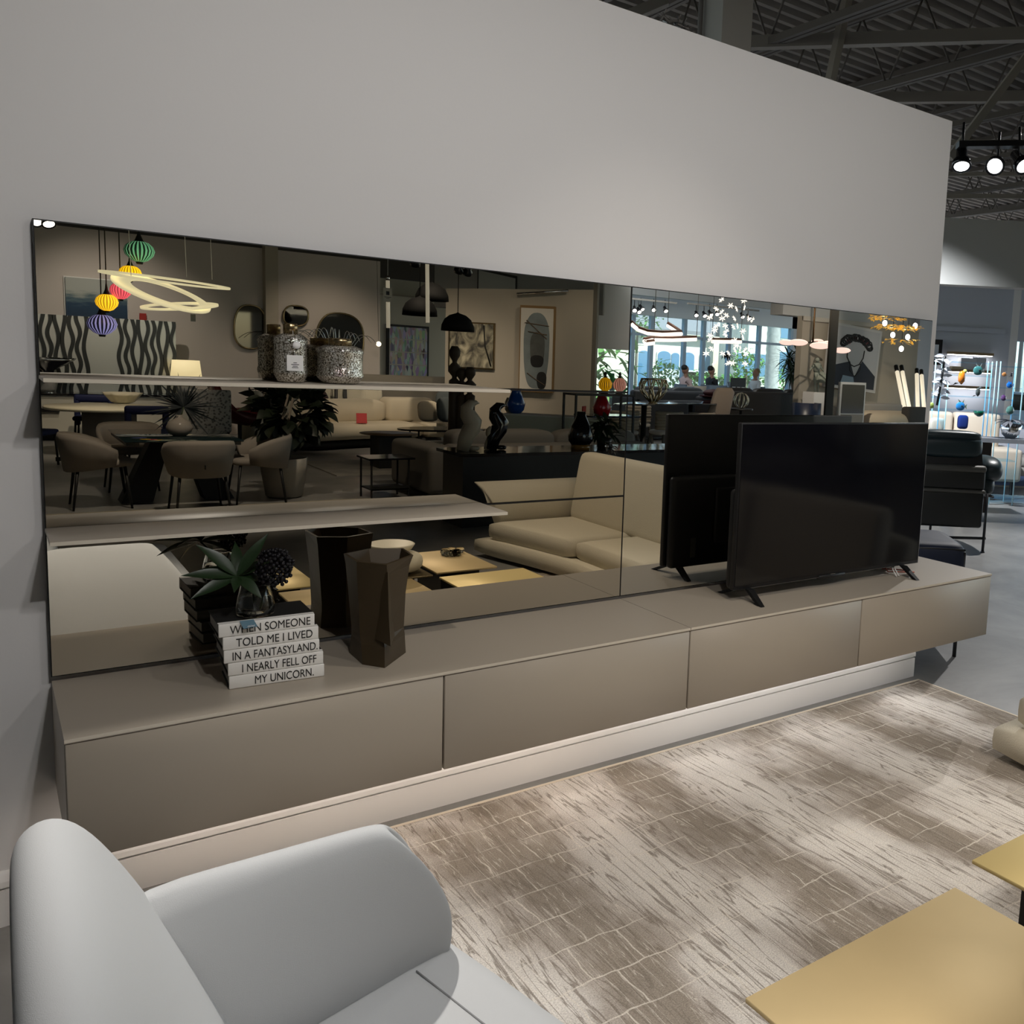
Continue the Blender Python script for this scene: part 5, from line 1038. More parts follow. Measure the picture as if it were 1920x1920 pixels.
def blob(cx, cz, rx_, rz_, m_, nm, off, sq=.75):
    pts = [c+o*(.127+off)+dP*(cx+rx_*math.copysign(abs(math.cos(x))**sq, math.cos(x))*(1+.05*math.sin(3*x)))+ez*(cz+rz_*math.copysign(abs(math.sin(x))**sq, math.sin(x))) for x in [R(10*i) for i in range(36)]]
    MB().ext(pts, o*.002).build(nm, m_, t)
W2 = d.length; blob(0, -.02*hh, W2*.74, hh*.44, mat('blue grey wash', (.17, .20, .21), .8, vary=.35, vscale=4), 'painted_shape', 0); blob(.02, -.0, W2*.42, hh*.2, mat('dark grey wash', (.08, .085, .08), .8, vary=.4, vscale=6), 'painted_shape', .003); blob(.02, -.14*hh, W2*.38, hh*.07, M_ink, 'painted_shape', .006); blob(.35*W2, -.36*hh, W2*.28, hh*.1, M_ink, 'painted_shape', .006)
m = MB(); 
for z0_, z1_, x0_, x1_ in ((.3, .27, -.7, .7), (.33, .12, -.6, .6), (.2, .17, -.5, .6), (-.28, -.42, -.5, .6)): m.tube([c+o*.136+dP*W2*x0_+ez*hh*z0_, c+o*.138+ez*hh*(z0_+z1_)/2, c+o*.136+dP*W2*x1_+ez*hh*z1_], .008, 5)
m.build('painted_lines', mat('umber line', (.12, .08, .05), .7), t)
a = Vector((7.823,-12.651,2.856))-nP*.1; b_ = Vector((8.539,-11.994,2.956))-nP*.1; t = thing('picture_light', 'slim brass picture light bar above the oak-framed print', 'lamp', (a+b_)/2); MB().tube([a, b_], .022, 10).build('bar', M_chrome, t); MB().tube([(a+b_)/2, (a+b_)/2+nP*.1], .01, 6).build('arm', M_chrome, t)
a = Vector((7.051,-13.359,3.128))+nP*.9; b_ = Vector((7.581,-12.874,3))+nP*.9; c2 = (a+b_)/2; w2_ = (b_-a)*.55
t = thing('picture', 'pale framed picture high up behind the partition top', 'picture', c2-ez*.3); MB().ext([c2-w2_-ez*.45, c2+w2_-ez*.45, c2+w2_+ez*.28, c2-w2_+ez*.28], nP*.04).build('frame', M_black, t); MB().ext([c2-w2_*.94-ez*.4-nP*.006, c2+w2_*.94-ez*.4-nP*.006, c2+w2_*.94+ez*.23-nP*.006, c2-w2_*.94+ez*.23-nP*.006], nP*.006).build('print', mat('pale grey print', (.35, .36, .36), .7), t)
struct('wall_upper', MB().ext([Vector((st[0], st[1], 2.6))+nP*1.0-dP*.6, pe+nP*1.0+ez*2.6, pe+nP*1.0+ez*5.4, Vector((st[0], st[1], 5.4))+nP*1.0-dP*.6], nP*.15), mat('grey upper wall', (.27, .27, .27), .8))
# carved totem posts, white console, vases
for p, zt_, lab in (((5.708,-10.6,0.792), (5.692,-10.6,1.804)[2], 'tallest carved dark wood totem'), ((5.789,-10.5,0.799), (5.778,-10.5,1.469)[2], 'shorter carved totem in the middle of the three'), ((5.878,-10.4,0.807), (5.866,-10.4,1.492)[2], 'carved totem nearest the oak-framed print')):
    h = zt_; t = thing('totem_sculpture', lab, 'sculpture', (p[0], p[1], 0), group='carved totems by the partition'); MB().lathe([(.09, 0), (.085, h*.70), (.04, h*.72), (.04, h*.74), (.10, h*.78), (.10, h*.82), (.035, h*.86), (.04, h*.875), (.085, h*.92), (.09, h*.96), (.05, h)], (p[0], p[1], 0), 10).build('post', mat('carved dark wood', (.045, .03, .018), .6), t); MB().lathe([(.16, 0), (.16, .03)], (p[0], p[1], 0), 16).build('base', M_blk, t)
a = (6.388,-10.225,0.78); b_ = (7.341,-9.937,0.78); v0 = Vector((a[0], a[1], 0)); v1 = Vector((b_[0]+.3, b_[1], 0)); t = thing('cabinet', 'long low pale cabinet with the blue vase, before the partition', 'cabinet', (v0+v1)/2)
v0 = v0+nP*.0-dP*0; MB().ext([v0, v0+dP*1.55, v0+dP*1.55+nP*.42, v0+nP*.42], (0, 0, .76)).build('body', mat('pale sage lacquer', (.42, .42, .34), .4), t); MB().ext([v0-dP*.02-nP*.02+ez*.76, v0+dP*1.57-nP*.02+ez*.76, v0+dP*1.57+nP*.44+ez*.76, v0-dP*.02+nP*.44+ez*.76], (0, 0, .02)).build('top', M_paper, t)
q = v0+dP*.14+nP*.18+ez*.781; t = thing('vase', 'cobalt blue glass vase on the pale cabinet', 'vase', q); MB().lathe([(.08, 0), (.13, .06), (.15, .16), (.1, .28), (.07, .36), (.09, .40), (.07, .40)], q, 22).build('body', mat('cobalt glass', (.01, .06, .26), .12), t)
q = v0-dP*.02+nP*.2+ez*.781+dP*.0; q = v0+dP*.02+nP*.32+ez*.781; solo('jar', MB().lathe([(.07, 0), (.1, .05), (.1, .17), (.07, .24), (.05, .24)], q, 20), mat('smoky glass jar', (.16, .17, .14), .12), 'smoky clear glass jar beside the cobalt vase', 'jar')
q = v0+dP*1.25+nP*.2+ez*.781; solo('price_card', MB().at(q, -.6).box((-.06, -.01, 0), (.06, .01, .17)), mat('red card stock', (.5, .06, .05), .6), 'small red card on the pale cabinet', 'price card')

# ---------------------------------------------------------------- window lounge seen in the mirror
pl0 = (11.599,-14.2,0.969); pl1 = (16.908,-14.2,1.073)
struct('floor_platform', MB().box((pl0[0]-3, -19.9, 0), (pl1[0]+4, -15.2, .38)), M_conc)
for pts, lab in ((((12.051,-15,2.917), (12.259,-15.1,2.897), (12.417,-15.2,2.974), (12.607,-15,2.972), (12.973,-15,2.974)), 'first'), (((13.917,-15,2.941), (14.19,-15,2.948), (14.556,-15.2,3.004), (14.586,-15,3.017), (15.451,-15,3.012), (15.693,-15,2.988)), 'second')):
    z = pts[0][2]+.28; solo('lighting_track', MB().bar((pts[0][0]-.3, -15, z), (pts[-1][0]+.3, -15, z), .05, .04), M_greysteel, '%s grey lighting track before the big window' % ('shorter' if lab == 'first' else 'longer'), 'lighting track')
    for k, p in enumerate(pts): track_head(p, (p[0]-1.5+.9*(k % 3), p[1]+3, 0), 1.0, 'spotlight %s on the %s track by the big window' % (('at the pier end', 'close beside the end one', 'third along', 'fourth along', 'fifth along', 'last')[k], 'shorter' if lab == 'first' else 'longer'), 'spotlights before the big window')
M_ledw = mat('white led ribbon', (.9, .9, .9), .5, emit='#fff3ea', es=2.0)
for pts, lab in ((((10.617,-13,2.504), (10.799,-13,2.393), (10.925,-12.8,2.323), (11.128,-12.6,2.313), (11.648,-12.6,2.356), (11.77,-13,2.455), (11.723,-13.2,2.546)), 'looping white light ribbon pendant beside the pier'), (((11.228,-13,2.137), (11.006,-13,2.102), (10.976,-13,2.157), (11.281,-13.2,2.207), (11.857,-13.2,2.234), (12.388,-13,2.283)), 'low hooked white light ribbon pendant'), (((12.43,-12.5,2.242), (13.264,-12.5,2.276)), 'straight white light bar behind the star chandelier')):
    c = pts[len(pts)//2]; t = thing('pendant_lamp', lab, 'lamp', c, group='white light ribbons'); MB().tube(pts, .045, 8).build('diffuser', M_ledw, t); MB().tube([Vector(p)+ez*.05 for p in pts], .035, 6).build('rail', mat('copper rail', (.25, .12, .08), .4, .5), t)
    MB().tube([pts[0], (pts[0][0], pts[0][1], 4.96)], .008, 5).tube([pts[-1], (pts[-1][0], pts[-1][1], 4.96)], .008, 5).build('cord', M_greysteel, t)
M_star = mat('glowing porcelain', (.85, .84, .8), .4, emit='#fff6ea', es=2.2)
c = Vector((11.615,-11,2.419)); t = thing('chandelier', 'chandelier of many small white star flowers before the window', 'chandelier', c)
ST = [(11.409,-11,3.012), (11.996,-11,3.04), (11.651,-11,2.917), (11.284,-11,2.825), (11.809,-11,2.866), (12.021,-11,2.904), (11.425,-11,2.773), (11.132,-11,2.648), (11.447,-11,2.649), (11.553,-11,2.72), (11.766,-11,2.672), (12.136,-11,2.699), (12.254,-11,2.675), (11.306,-11,2.483), (11.27,-11,2.407), (11.539,-11,2.509), (11.75,-11,2.501), (11.861,-11,2.53), (12.296,-11,2.505), (11.574,-11,2.405), (12.011,-11,2.433), (11.168,-11,2.297), (11.551,-11,2.33), (12.019,-11,2.315), (12.265,-11,2.33), (11.16,-11,2.213), (11.796,-11,2.238), (11.86,-11,2.135), (11.212,-11,2.038), (11.823,-11,2.047), (11.964,-11,2.076), (12.095,-11,2.061), (12.13,-11,1.976), (11.082,-11,1.937), (11.506,-11,1.957), (11.659,-11,1.975), (11.334,-11,1.844), (11.298,-11,1.758), (11.658,-11,1.772), (11.771,-11,1.777), (12.115,-11,1.78)]
cords = MB()
for k, p in enumerate(ST):
    m = MB(); p = Vector(p); dy = .3*math.sin(k*2.3); p = c+(p-c); p.y += dy*0
    for j in range(6): a = j*math.pi/3+k; m.leaf(p, (math.cos(a), .7*math.sin(a+k), math.sin(a)), .075, .032, .1, up=(.1, 1, .3), seg=2)
    m.build('star', M_star, t); cords.tube([p, (p.x, p.y, 4.95)], .0015, 4)
cords.build('cords', M_white, t); q = Vector((11.772,-11.2,1.956)); m = MB()
for j in range(14): m.leaf(q, (math.cos(j*2.4), math.sin(j*2.4), .6*math.sin(j)), .16, .06, .4, seg=3)
m.build('dark_leaves', M_blk, t)
# people at the high table
M_skin = mat('skin', (.30, .16, .11), .6)
def person(p, face, shirt, trousers, hair, arm, lab):
    """seated figure; local +x is where the person faces"""
    rz = 0 if face > 0 else math.pi
    t = thing('person', lab, 'person', p, rz)
    V = [(0, 0, .48), (.0, 0, .62), (.02, 0, .80), (.02, 0, .93), (.025, 0, 1.005), (.035, 0, 1.06), (.04, 0, 1.15), (.035, 0, 1.215)]; rad = [.15, .14, .15, .15, .052, .066, .082, .066]; E2 = [(i, i+1) for i in range(7)]
    def chain(root, pts, rr_):
        k = len(V); prev = root
        for q, r_ in zip(pts, rr_): V.append(q); rad.append(r_); E2.append((prev, len(V)-1)); prev = len(V)-1
        return prev
    for s_ in (-1, 1):
        reach = arm if s_ < 0 else arm*.7
        h = chain(3, [(.02, .17*s_, .92), (.08, .23*s_, .68), (.20+reach*.5, .18*s_, .62), (.28+reach*.6, .15*s_, .63)], [.068, .052, .042, .034])
        hx, hy, hz = V[h]
        for f_ in range(4): chain(h, [(hx+.06, hy+(-.03+.02*f_), hz+.0), (hx+.095-.008*abs(f_-1.5), hy+(-.032+.021*f_), hz-.005), (hx+.125-.014*abs(f_-1.5), hy+(-.033+.021*f_), hz-.022)], [.011, .0095, .008])
        chain(h, [(hx+.03, hy-.03*s_, hz+.01), (hx+.06, hy-.05*s_, hz+.005)], [.012, .010])
        chain(0, [(.08, .10*s_, .46), (.44, .13*s_, .47), (.46, .13*s_, .10), (.56, .13*s_, .045)], [.095, .07, .045, .035])
    me = bpy.data.meshes.new('body'); me.from_pydata(V, E2, []); o = bpy.data.objects.new('body', me); COL.objects.link(o)
    sk = o.modifiers.new('skin', 'SKIN'); 
    for i, r_ in enumerate(rad): me.skin_vertices[0].data[i].radius = (r_, r_); me.skin_vertices[0].data[i].use_root = (i == 0)
    ss = o.modifiers.new('sub', 'SUBSURF'); ss.levels = 1; ss.render_levels = 1
    bpy.context.view_layer.update(); m2 = bpy.data.meshes.new_from_object(o.evaluated_get(bpy.context.evaluated_depsgraph_get())); bpy.data.objects.remove(o)
    o = bpy.data.objects.new('body', m2); COL.objects.link(o); o.parent = t
    m2.materials.clear()
    for mm_ in (M_skin, shirt, trousers): m2.materials.append(mm_)
    for pl in m2.polygons:
        z = pl.center.z; x = pl.center.x; pl.use_smooth = True
        pl.material_index = 0 if z > .972 or (x > .2 and z > .56) else (2 if z < .56 else 1)
    hd = MB(); hd.cush((-.09, -.085, 1.07), (.115, .085, 1.30), .9, .9); hd.cush((.10, -.014, 1.15), (.137, .014, 1.195), .9); hd.cush((.0, -.097, 1.145), (.035, .097, 1.205), .9); hd.build('head', M_skin, t, True)
    fc = MB(); fc.sph((.104, -.033, 1.208), (.008, .013, .008), 8, 6).sph((.104, .033, 1.208), (.008, .013, .008), 8, 6).cush((.094, -.028, 1.118), (.112, .028, 1.13), .9); fc.build('face_features', mat('dark features', (.05, .02, .02), .6), t, True)
    MB().cush((-.108, -.094, 1.15), (.062, .094, 1.322), .9, .9).build('hair', hair, t, True)
    return t
M_hair = mat('dark hair', (.012, .01, .009), .6); M_hair2 = mat('sandy hair', (.2, .14, .06), .7); M_dk = mat('dark cloth', (.012, .013, .018), .8)
zp = .38+.0
def seat_at(q): return (q[0], q[1], .38)
P1 = (15.156,-17,1.187); P2 = (16.334,-17.3,1.205); P3 = (17.819,-17,1.258)
person((P1[0], P1[1], .40), 1, mat('pale pink shirt', (.55, .42, .42), .8), M_dk, M_hair, .25, 'person in a pale pink shirt seated at the window table reaching forward')
person((P2[0], P2[1], .41), 1, mat('charcoal jacket', (.018, .02, .026), .8), M_dk, M_hair, .05, 'person in a dark jacket seated at the middle of the window table')
person((P3[0], P3[1], .40), -1, mat('white shirt', (.55, .58, .6), .8), M_dk, M_hair2, .2, 'person with sandy hair in a white shirt facing the other two')
def wchair(p, rz, m_, lab, h=.86, w_=.5):
    t = thing('side_chair', lab, 'chair', (p[0], p[1], p[2]), rz, group='chairs near the big window')
    MB().cush((-w_/2, -.25, .38), (w_/2, .25, .48), .5, .6).build('seat', m_, t, True); MB().loft([[Vector((w_/2*math.sin(a)*1.02, -.05-.25*math.cos(a), z)) for z in (.44, h)]+[Vector(((w_/2-.04)*math.sin(a), -.05-.21*math.cos(a), z)) for z in (h, .44)] for a in [R(-80+16*i) for i in range(11)]], True).build('backrest', m_, t, True)
    for sx in (-1, 1):
        for sy in (-1, 1): MB().tube([(.19*sx, .19*sy, .4), (.22*sx, .22*sy, 0)], .014, 6).build('leg', M_blk, t, True)
    return t
M_bluegrey = mat('blue grey fabric', (.10, .13, .17), .8); M_sand = mat('sand fabric', (.32, .28, .23), .8)
for P_, lab in ((P1, 'chair under the person in the pink shirt'), (P2, 'chair under the person in the dark jacket'), (P3, 'chair under the person in the white shirt')): wchair((P_[0], P_[1], .38), R(-90) if P_ is not P3 else R(90), M_bluegrey, lab, .8)
for px, m_, lab in (((14.11,-15.6,1.11), M_bluegrey, 'blue grey chair with its back to the mirror, before the pink shirted person'), ((14.496,-15.6,1.133), M_sand, 'sand chair beside the blue grey one before the window table'), ((15.217,-15.6,1.164), M_bluegrey, 'blue grey chair before the person in the dark jacket')): wchair((px[0], -15.7, .38), R(180), m_, lab, px[2]-.38+.05, .62)
for a_, b2, lab in ((P1, P2, 'white table between the pink shirted person and the dark jacket'), ((16.963,-17,1.003), (17.52,-17,1.015), 'white table before the person in the white shirt')):
    x0, x1 = a_[0]+.35, b2[0]-.25+(.3 if a_ is not P1 else .0); t = thing('table', lab, 'table', ((x0+x1)/2, -17, .38), group='white tables by the big window'); MB().box((x0, -17.4, .98), (x1, -16.5, 1.02)).build('tabletop', M_white, t)
    for x in (x0+.06, x1-.06):
        for y in (-17.34, -16.56): MB().tube([(x, y, .38), (x, y, .99)], .02, 6).build('leg', M_blk, t)
def laptop(p, rz, lab):
    t = thing('laptop', lab, 'laptop', p, rz, group='laptops on the white tables'); MB().box((-.17, -.12, 0), (.17, .12, .015)).build('base', M_blk, t, True); MB().ext([(-.19, .11, .012), (.19, .11, .012), (.19, .2, .27), (-.19, .2, .27)], (0, .012, 0)).build('screen', M_blk, t, True)
q = (16.062,-16.7,1.194); t = thing('monitor', 'wide black monitor in front of the person in the dark jacket', 'monitor', (P2[0]+.62, -16.75, 1.0205)); MB().box((P2[0]+.3, -16.76, 1.09), (P2[0]+.85, -16.73, 1.42)).build('screen', M_blk, t); MB().box((P2[0]+.6, -16.78, 1.0205), (P2[0]+.76, -16.66, 1.12)).build('stand', M_blk, t)
q = (16.898,-16.8,1.242); laptop((q[0], q[1], 1.0205), R(150), 'open black laptop facing the person in the white shirt')
for k, px in enumerate(((16.651,-16.55,1.125), (16.833,-16.55,1.114), (16.996,-16.55,1.103))): solo('paper_cup', MB().lathe([(.035, 0), (.05, .14), (.045, .14), (.03, .01)], (px[0], -16.62, 1.0205), 12), M_white, ('white paper cup next to the open laptop', 'middle white paper cup on the second table', 'white paper cup nearest the person in the white shirt')[k], 'cup', 'paper cups on the second white table')
q = (17.796,-16.5,1.171); solo('figurine', MB().lathe([(.12, 0), (.05, .1), (.08, .3), (.03, .4), (.09, .5), (.02, .62)], (q[0], q[1], .38), 12), M_blk, 'small dark head sculpture before the palm trunk', 'figurine')
# dark sofas, glass dining table, ribbed chairs
M_dsofa = mat('dark slate leather', (.05, .054, .062), .5); M_dsofa2 = mat('near black brown leather', (.030, .026, .024), .5)
def backsofa(pa, pb, ztop, y, m_, lab, th=.9):
    t = thing('sofa', lab, 'sofa', ((pa+pb)/2, y-.4, 0), group=None); MB().rbox((pa, y-.22, .06), (pb, y, ztop), .07, 3).build('backrest', m_, t); MB().rbox((pa, y-th, .06), (pb, y-.2, .44), .06, 3).build('seat', m_, t)
    for x0, x1 in ((pa-.02, pa+.2), (pb-.2, pb+.02)): MB().rbox((x0, y-th, .06), (x1, y, ztop-.15), .06, 3).build('armrest', m_, t)
    n_ = max(1, round((pb-pa)/1.1)); w_ = (pb-pa-.4)/n_
    for k in range(n_): MB().cush((pa+.2+w_*k, y-.42, .42), (pa+.2+w_*(k+1), y-.18, ztop+.08), .35).build('back_cushion', m_, t)
a = (10.912,-13.2,1.135); b_ = (13.212,-13.2,1.152); backsofa(a[0], b_[0], a[2]-.02, -13.2, M_dsofa, 'slate leather sofa seen from behind, beyond the gold wire basket')
a = (12.344,-12,1.18); b_ = (15.654,-12,1.19); backsofa(a[0], b_[0], a[2]+.0, -12.0, M_dsofa2, 'long dark brown sofa seen from behind, before the window tables')
q = (12.456,-12.4,1.034); solo('tray', MB().lathe([(.3, 0), (.32, .03), (0, .02)], q, 20).sph((q[0], q[1], q[2]+.08), (.25, .2, .09)), mat('burgundy', (.05, .008, .012), .6), 'burgundy cushion-like tray beside the tan chair', 'tray')
a = (7.963,-9.47,1); b_ = (10.641,-10.056,1); c = (11.931,-11.627,1); d = (9.67,-10.917,1); t = thing('dining_table', 'tall glass table top mirroring the bright window, under the gold wire bowl', 'table', ((a[0]+c[0])/2, (a[1]+c[1])/2, 0)); MB().ext([a, b_, c, d], (0, 0, -.02)).build('tabletop', mat('mirror black glass', (.02, .03, .035), .03, spec=1, coat=1), t)
for f_ in (.25, .7): x = a[0]+(c[0]-a[0])*f_; y = a[1]+(c[1]-a[1])*f_; MB().lathe([(.25, 0), (.25, .02), (.05, .05), (.05, .975)], (x, y, 0), 18).build('pedestal', M_blk, t)
YT = a[1]
M_rib = mat('ribbed sand fabric', (.36, .31, .24), .8)
def ribchair(x, y, lab, rz=R(180)):
    t = thing('side_chair', lab, 'chair', (x, y, 0), rz, group='ribbed sand chairs at the glass table'); MB().cush((-.27, -.25, .38), (.27, .27, .48), .5).build('seat', M_paper, t, True); m = MB()
    for k in range(6): m.tube([Vector((.28*math.sin(a2), -.03-.24*math.cos(a2), .52+.055*k)) for a2 in [R(-85+17*i) for i in range(11)]], .034, 8)
    m.build('backrest', M_rib, t, True)
    for sx in (-1, 1): MB().bar((.2*sx, .2, .4), (.26*sx, .28, 0), .04, .05).build('leg', M_taupel, t, True); MB().bar((.2*sx, -.2, .4), (.26*sx, -.28, 0), .04, .05).build('leg', M_taupel, t, True)
q = (10.376,-12.332,-0)
ribchair(q[0], q[1], 'ribbed sand chair standing clear at the mirror seam'); q2 = (9.818,-10.6,0.886); ribchair(q2[0], q2[1]+.1, 'ribbed sand chair behind the television edge'); q2 = (10.42,-10.4,0.906); ribchair(q2[0], q2[1]+.1, 'ribbed sand chair beside the tall tan chair')
q2 = (8.894,-10.6,0.819); ribchair(q2[0], q2[1], 'ribbed sand chair just before the mirror seam, partly hidden by the dark plant')
q2 = (10.118,-11.82,0); t = thing('trestle_leg_table', 'slanted dark taupe timber leg of a side table by the ribbed chair', 'table', (q2[0], q2[1], 0)); MB().ext([(q2[0]+.25, q2[1], 0), (q2[0]+.12, q2[1], 0), (q2[0]-.22, q2[1], .62), (q2[0]-.1, q2[1], .62)], (0, .06, 0)).build('leg', M_taupel, t); MB().ext([(q2[0]-.85, q2[1], 0), (q2[0]-.72, q2[1], 0), (q2[0]-.4, q2[1], .62), (q2[0]-.52, q2[1], .62)], (0, .06, 0)).build('leg', M_taupel, t); MB().box((q2[0]-.95, q2[1]-.3, .62), (q2[0]+.1, q2[1]+.3, .66)).build('tabletop', M_taupel, t)
a = (8.171,-9.306,0); solo('area_rug', MB().box((a[0]-2, a[1]-2.4, 0), (a[0]+2.8, a[1], .012)), mat('mottled rug', (.34, .31, .24), .95, vary=.6, vscale=8), 'mottled sand rug under the ribbed chairs', 'rug')
q = Vector((8.965,-9.765,1)); t = thing('wire_basket', 'golden wire mesh bowl on the glass dining table', 'bowl', q); m = MB(); rr = random.Random(6)
for k in range(9):
    a2 = k*2*math.pi/9
    for s_ in (-1, 1): m.tube([q+Vector(((.05+.2*math.sin(u_*2.2))*math.cos(a2+s_*.6*u_), (.05+.2*math.sin(u_*2.2))*math.sin(a2+s_*.6*u_), .02+.40*u_)) for u_ in (0, .25, .5, .75, 1)], .014, 6)
m.tube([q+Vector((.215*math.cos(i*.4), .215*math.sin(i*.4), .42)) for i in range(16)], .014, 6, closed=True); m.build('wires', mat('pale gold wire', (.55, .5, .35), .25, 1), t); MB().lathe([(.09, 0), (.04, .03)], q, 14).build('foot', M_brass, t)
q = Vector((11.545,-10.4,1.054)); m = MB()
for k in range(10): a2 = k*.63; m.tube([q+Vector((.15*math.cos(u_)*math.cos(a2), .15*math.cos(u_)*math.sin(a2), .15*math.sin(u_))) for u_ in [i*.52 for i in range(12)]], .011, 5, closed=True)
solo('wire_ball', m, mat('pale metal wire', (.5, .47, .38), .3, 1), 'open ball of pale metal wire beside the tan chair', 'ornament'); solo('side_table', MB().lathe([(.2, 0), (.2, .02), (.03, .04), (.03, q.z-.2), (.24, q.z-.19), (.24, q.z-.155)], (q.x, q.y, 0), 20), M_blk, 'black pedestal table under the wire ball', 'side table')
t_ = (11.031,-10.2,1.292); l_ = (10.783,-10.2,0.831); t = thing('lounge_chair', 'tall tan leather lounge chair leaning back, before the window', 'chair', (l_[0], l_[1], 0)); MB().loft([[Vector((x-.02+dx, y, z)) for x, y in ((-.24, .06), (.24, .06), (.24, -.06), (-.24, -.06))] for dx, z, y in ((l_[0]-.1, .35, 0), (l_[0]+.02, .7, 0), (t_[0]-.0, t_[2]-.06, 0), (t_[0]+.02, t_[2], 0))], False)
m = MB(); m.loft([[Vector((dx+w_*math.copysign(abs(math.cos(a2))**.5, math.cos(a2)), l_[1]+.07*math.sin(a2)+dy, z)) for a2 in [R(i*30) for i in range(12)]] for dx, z, w_, dy in ((l_[0]-.06, .4, .26, 0), (l_[0]+.02, .75, .27, 0), (t_[0]-.02, t_[2]-.08, .25, -.1), (t_[0], t_[2], .17, -.12))], True); m.build('backrest', mat('tan leather', (.24, .19, .15), .6), t); MB().cush((l_[0]-.3, l_[1]-.6, .34), (l_[0]+.3, l_[1]+.05, .5), .5).build('seat', M_sand, t); MB().lathe([(.28, 0), (.25, .03), (.03, .05), (.03, .36)], (l_[0], l_[1]-.25, 0), 20).build('base', M_blk, t)
q = (11.916,-9,1.081); t = thing('tub_chair', 'navy leather tub chair near the dark post', 'chair', (q[0], q[1], 0)); MB().loft([[Vector((q[0]+r_*math.sin(a2), q[1]+r_*math.cos(a2), z)) for z in (.35, q[2]+.02)]+[Vector((q[0]+(r_-.06)*math.sin(a2), q[1]+(r_-.06)*math.cos(a2), z)) for z in (q[2]+.02, .35)] for a2, r_ in [(R(-100+20*i), .30) for i in range(11)]], True).build('backrest', mat('navy leather', (.012, .022, .05), .35), t); MB().cyl((q[0], q[1], .3), .29, .16).build('seat', M_navy, t); MB().lathe([(.22, 0), (.2, .03), (.03, .05), (.03, .3)], (q[0], q[1], 0), 18).build('base', M_blk, t)
# small lanterns and red vase on a ledge
a = (7.403,-9.2,1.168); solo('console_table', MB().box((a[0]-.4, -9.45, .0), (a[0]-.37, -9.42, a[2]-.03)).box((a[0]-.4, -9.08, .0), (a[0]-.37, -9.05, a[2]-.03)).box((a[0]+.67, -9.45, 0), (a[0]+.70, -9.42, a[2]-.03)).box((a[0]+.67, -9.08, 0), (a[0]+.70, -9.05, a[2]-.03)).box((a[0]-.4, -9.45, a[2]-.03), (a[0]+.7, -9.05, a[2])), M_blk, 'thin black console carrying the yellow and pink glass lamps', 'console')
for p, cc, lab in (((7.62,-9.2,1.173), (.9, .45, .01), 'small glowing yellow glass lamp on the thin black console'), ((7.893,-9.2,1.178), (.75, .35, .28), 'small pale pink glass lamp on the thin black console')):
    p = (p[0], p[1], a[2]+.0005); t = thing('table_lamp', lab, 'lamp', p, group='small glass lamps'); MB().lathe([(.03, .03), (.10, .10), (.11, .17), (.07, .24), (.03, .26)], p, 22, lobes=11, amp=.03).build('shade', ribbed(cc, .8), t); MB().lathe([(.08, 0), (.03, .03)], p, 14).build('base', M_blk, t); MB().lathe([(.035, .255), (.015, .30), (.03, .32), (0, .36)], p, 12).build('finial', M_blk, t)
p = (7.826,-9.6,0.806); solo('vase', MB().lathe([(.12, 0), (.16, .12), (.09, .26), (.06, .36), (.1, .4), (.07, .4)], p, 20), mat('red glass', (.35, .01, .015), .15), 'dark red glass vase under the thin black console', 'vase'); solo('side_table', MB().box((p[0]-.35, p[1]-.3, p[2]-.03), (p[0]+.6, p[1]+.25, p[2]-.0005)).box((p[0]-.05, p[1]-.05, 0), (p[0]+.05, p[1]+.05, p[2]-.03)), M_blackgloss, 'glossy black side table with the red vase', 'side table')
# palm in the corner, disc lamp, figure sculpture
p = (15.972,-13.5,1.065); t = thing('yucca_plant', 'tall dark spiky potted plant at the window corner', 'plant', (p[0], p[1], 0)); m = MB(); m2 = MB()
for px in ((15.85,-13.5,1.626), (15.763,-13.5,1.996), (16.076,-13.5,2.064), (15.97,-13.5,1.764)):
    q = Vector(px); m2.tube([(p[0], p[1], .4), ((p[0]+q.x)/2+.1, p[1], (.4+q.z)/2), q], .04, 8)
    for k in range(46): a2 = k*2.4; el = -.9+1.9*k/46; m.leaf(q, (math.cos(a2)*math.cos(el), math.sin(a2)*math.cos(el), math.sin(el)), .52, .045, .25, seg=3)
m.build('foliage', mat('dark yucca leaf', (.012, .03, .014), .6), t); m2.build('trunk', M_bark, t); MB().lathe([(.2, 0), (.25, .42), (.22, .42), (.2, .35), (0, .35)], (p[0], p[1], 0), 20).build('pot', M_blk, t)
c = Vector((11.81,-8.8,2.214)); t = thing('pendant_lamp', 'branching lamp of flat pink-white glowing discs', 'lamp', c); M_disc = mat('glowing disc', (.9, .7, .66), .5, emit='#ffd9d0', es=1.6); m = MB(); m.tube([c, (c.x, c.y, 4.95)], .018, 8)
for q, r_ in ((Vector((11.355,-9,2.187)), .15), (Vector((11.247,-8.6,2.184)), .17), (Vector((12.341,-9.2,2.26)), .12), (Vector((11.598,-8.4,2.149)), .19), (Vector((11.993,-8.6,2.216)), .1), (Vector((11.742,-8,2.077)), .15)):
    m.tube([c, q], .012, 6); MB().at(q, .3, .25, .12).lathe([(0, -.012), (r_*.9, -.012), (r_, 0), (r_*.9, .012), (0, .012)], n=24).build('disc', M_disc, t)
m.build('rod', M_brass, t)
q = Vector((12.333,-9.15,1.301)); t = thing('figure_sculpture', 'slim verdigris standing figure sculpture on a white plinth', 'sculpture', q-ez*.35); M_verd = mat('verdigris bronze', (.30, .33, .28), .7); m = MB(); u = (Vector((12.261,-9.15,1.935)).z-q.z)
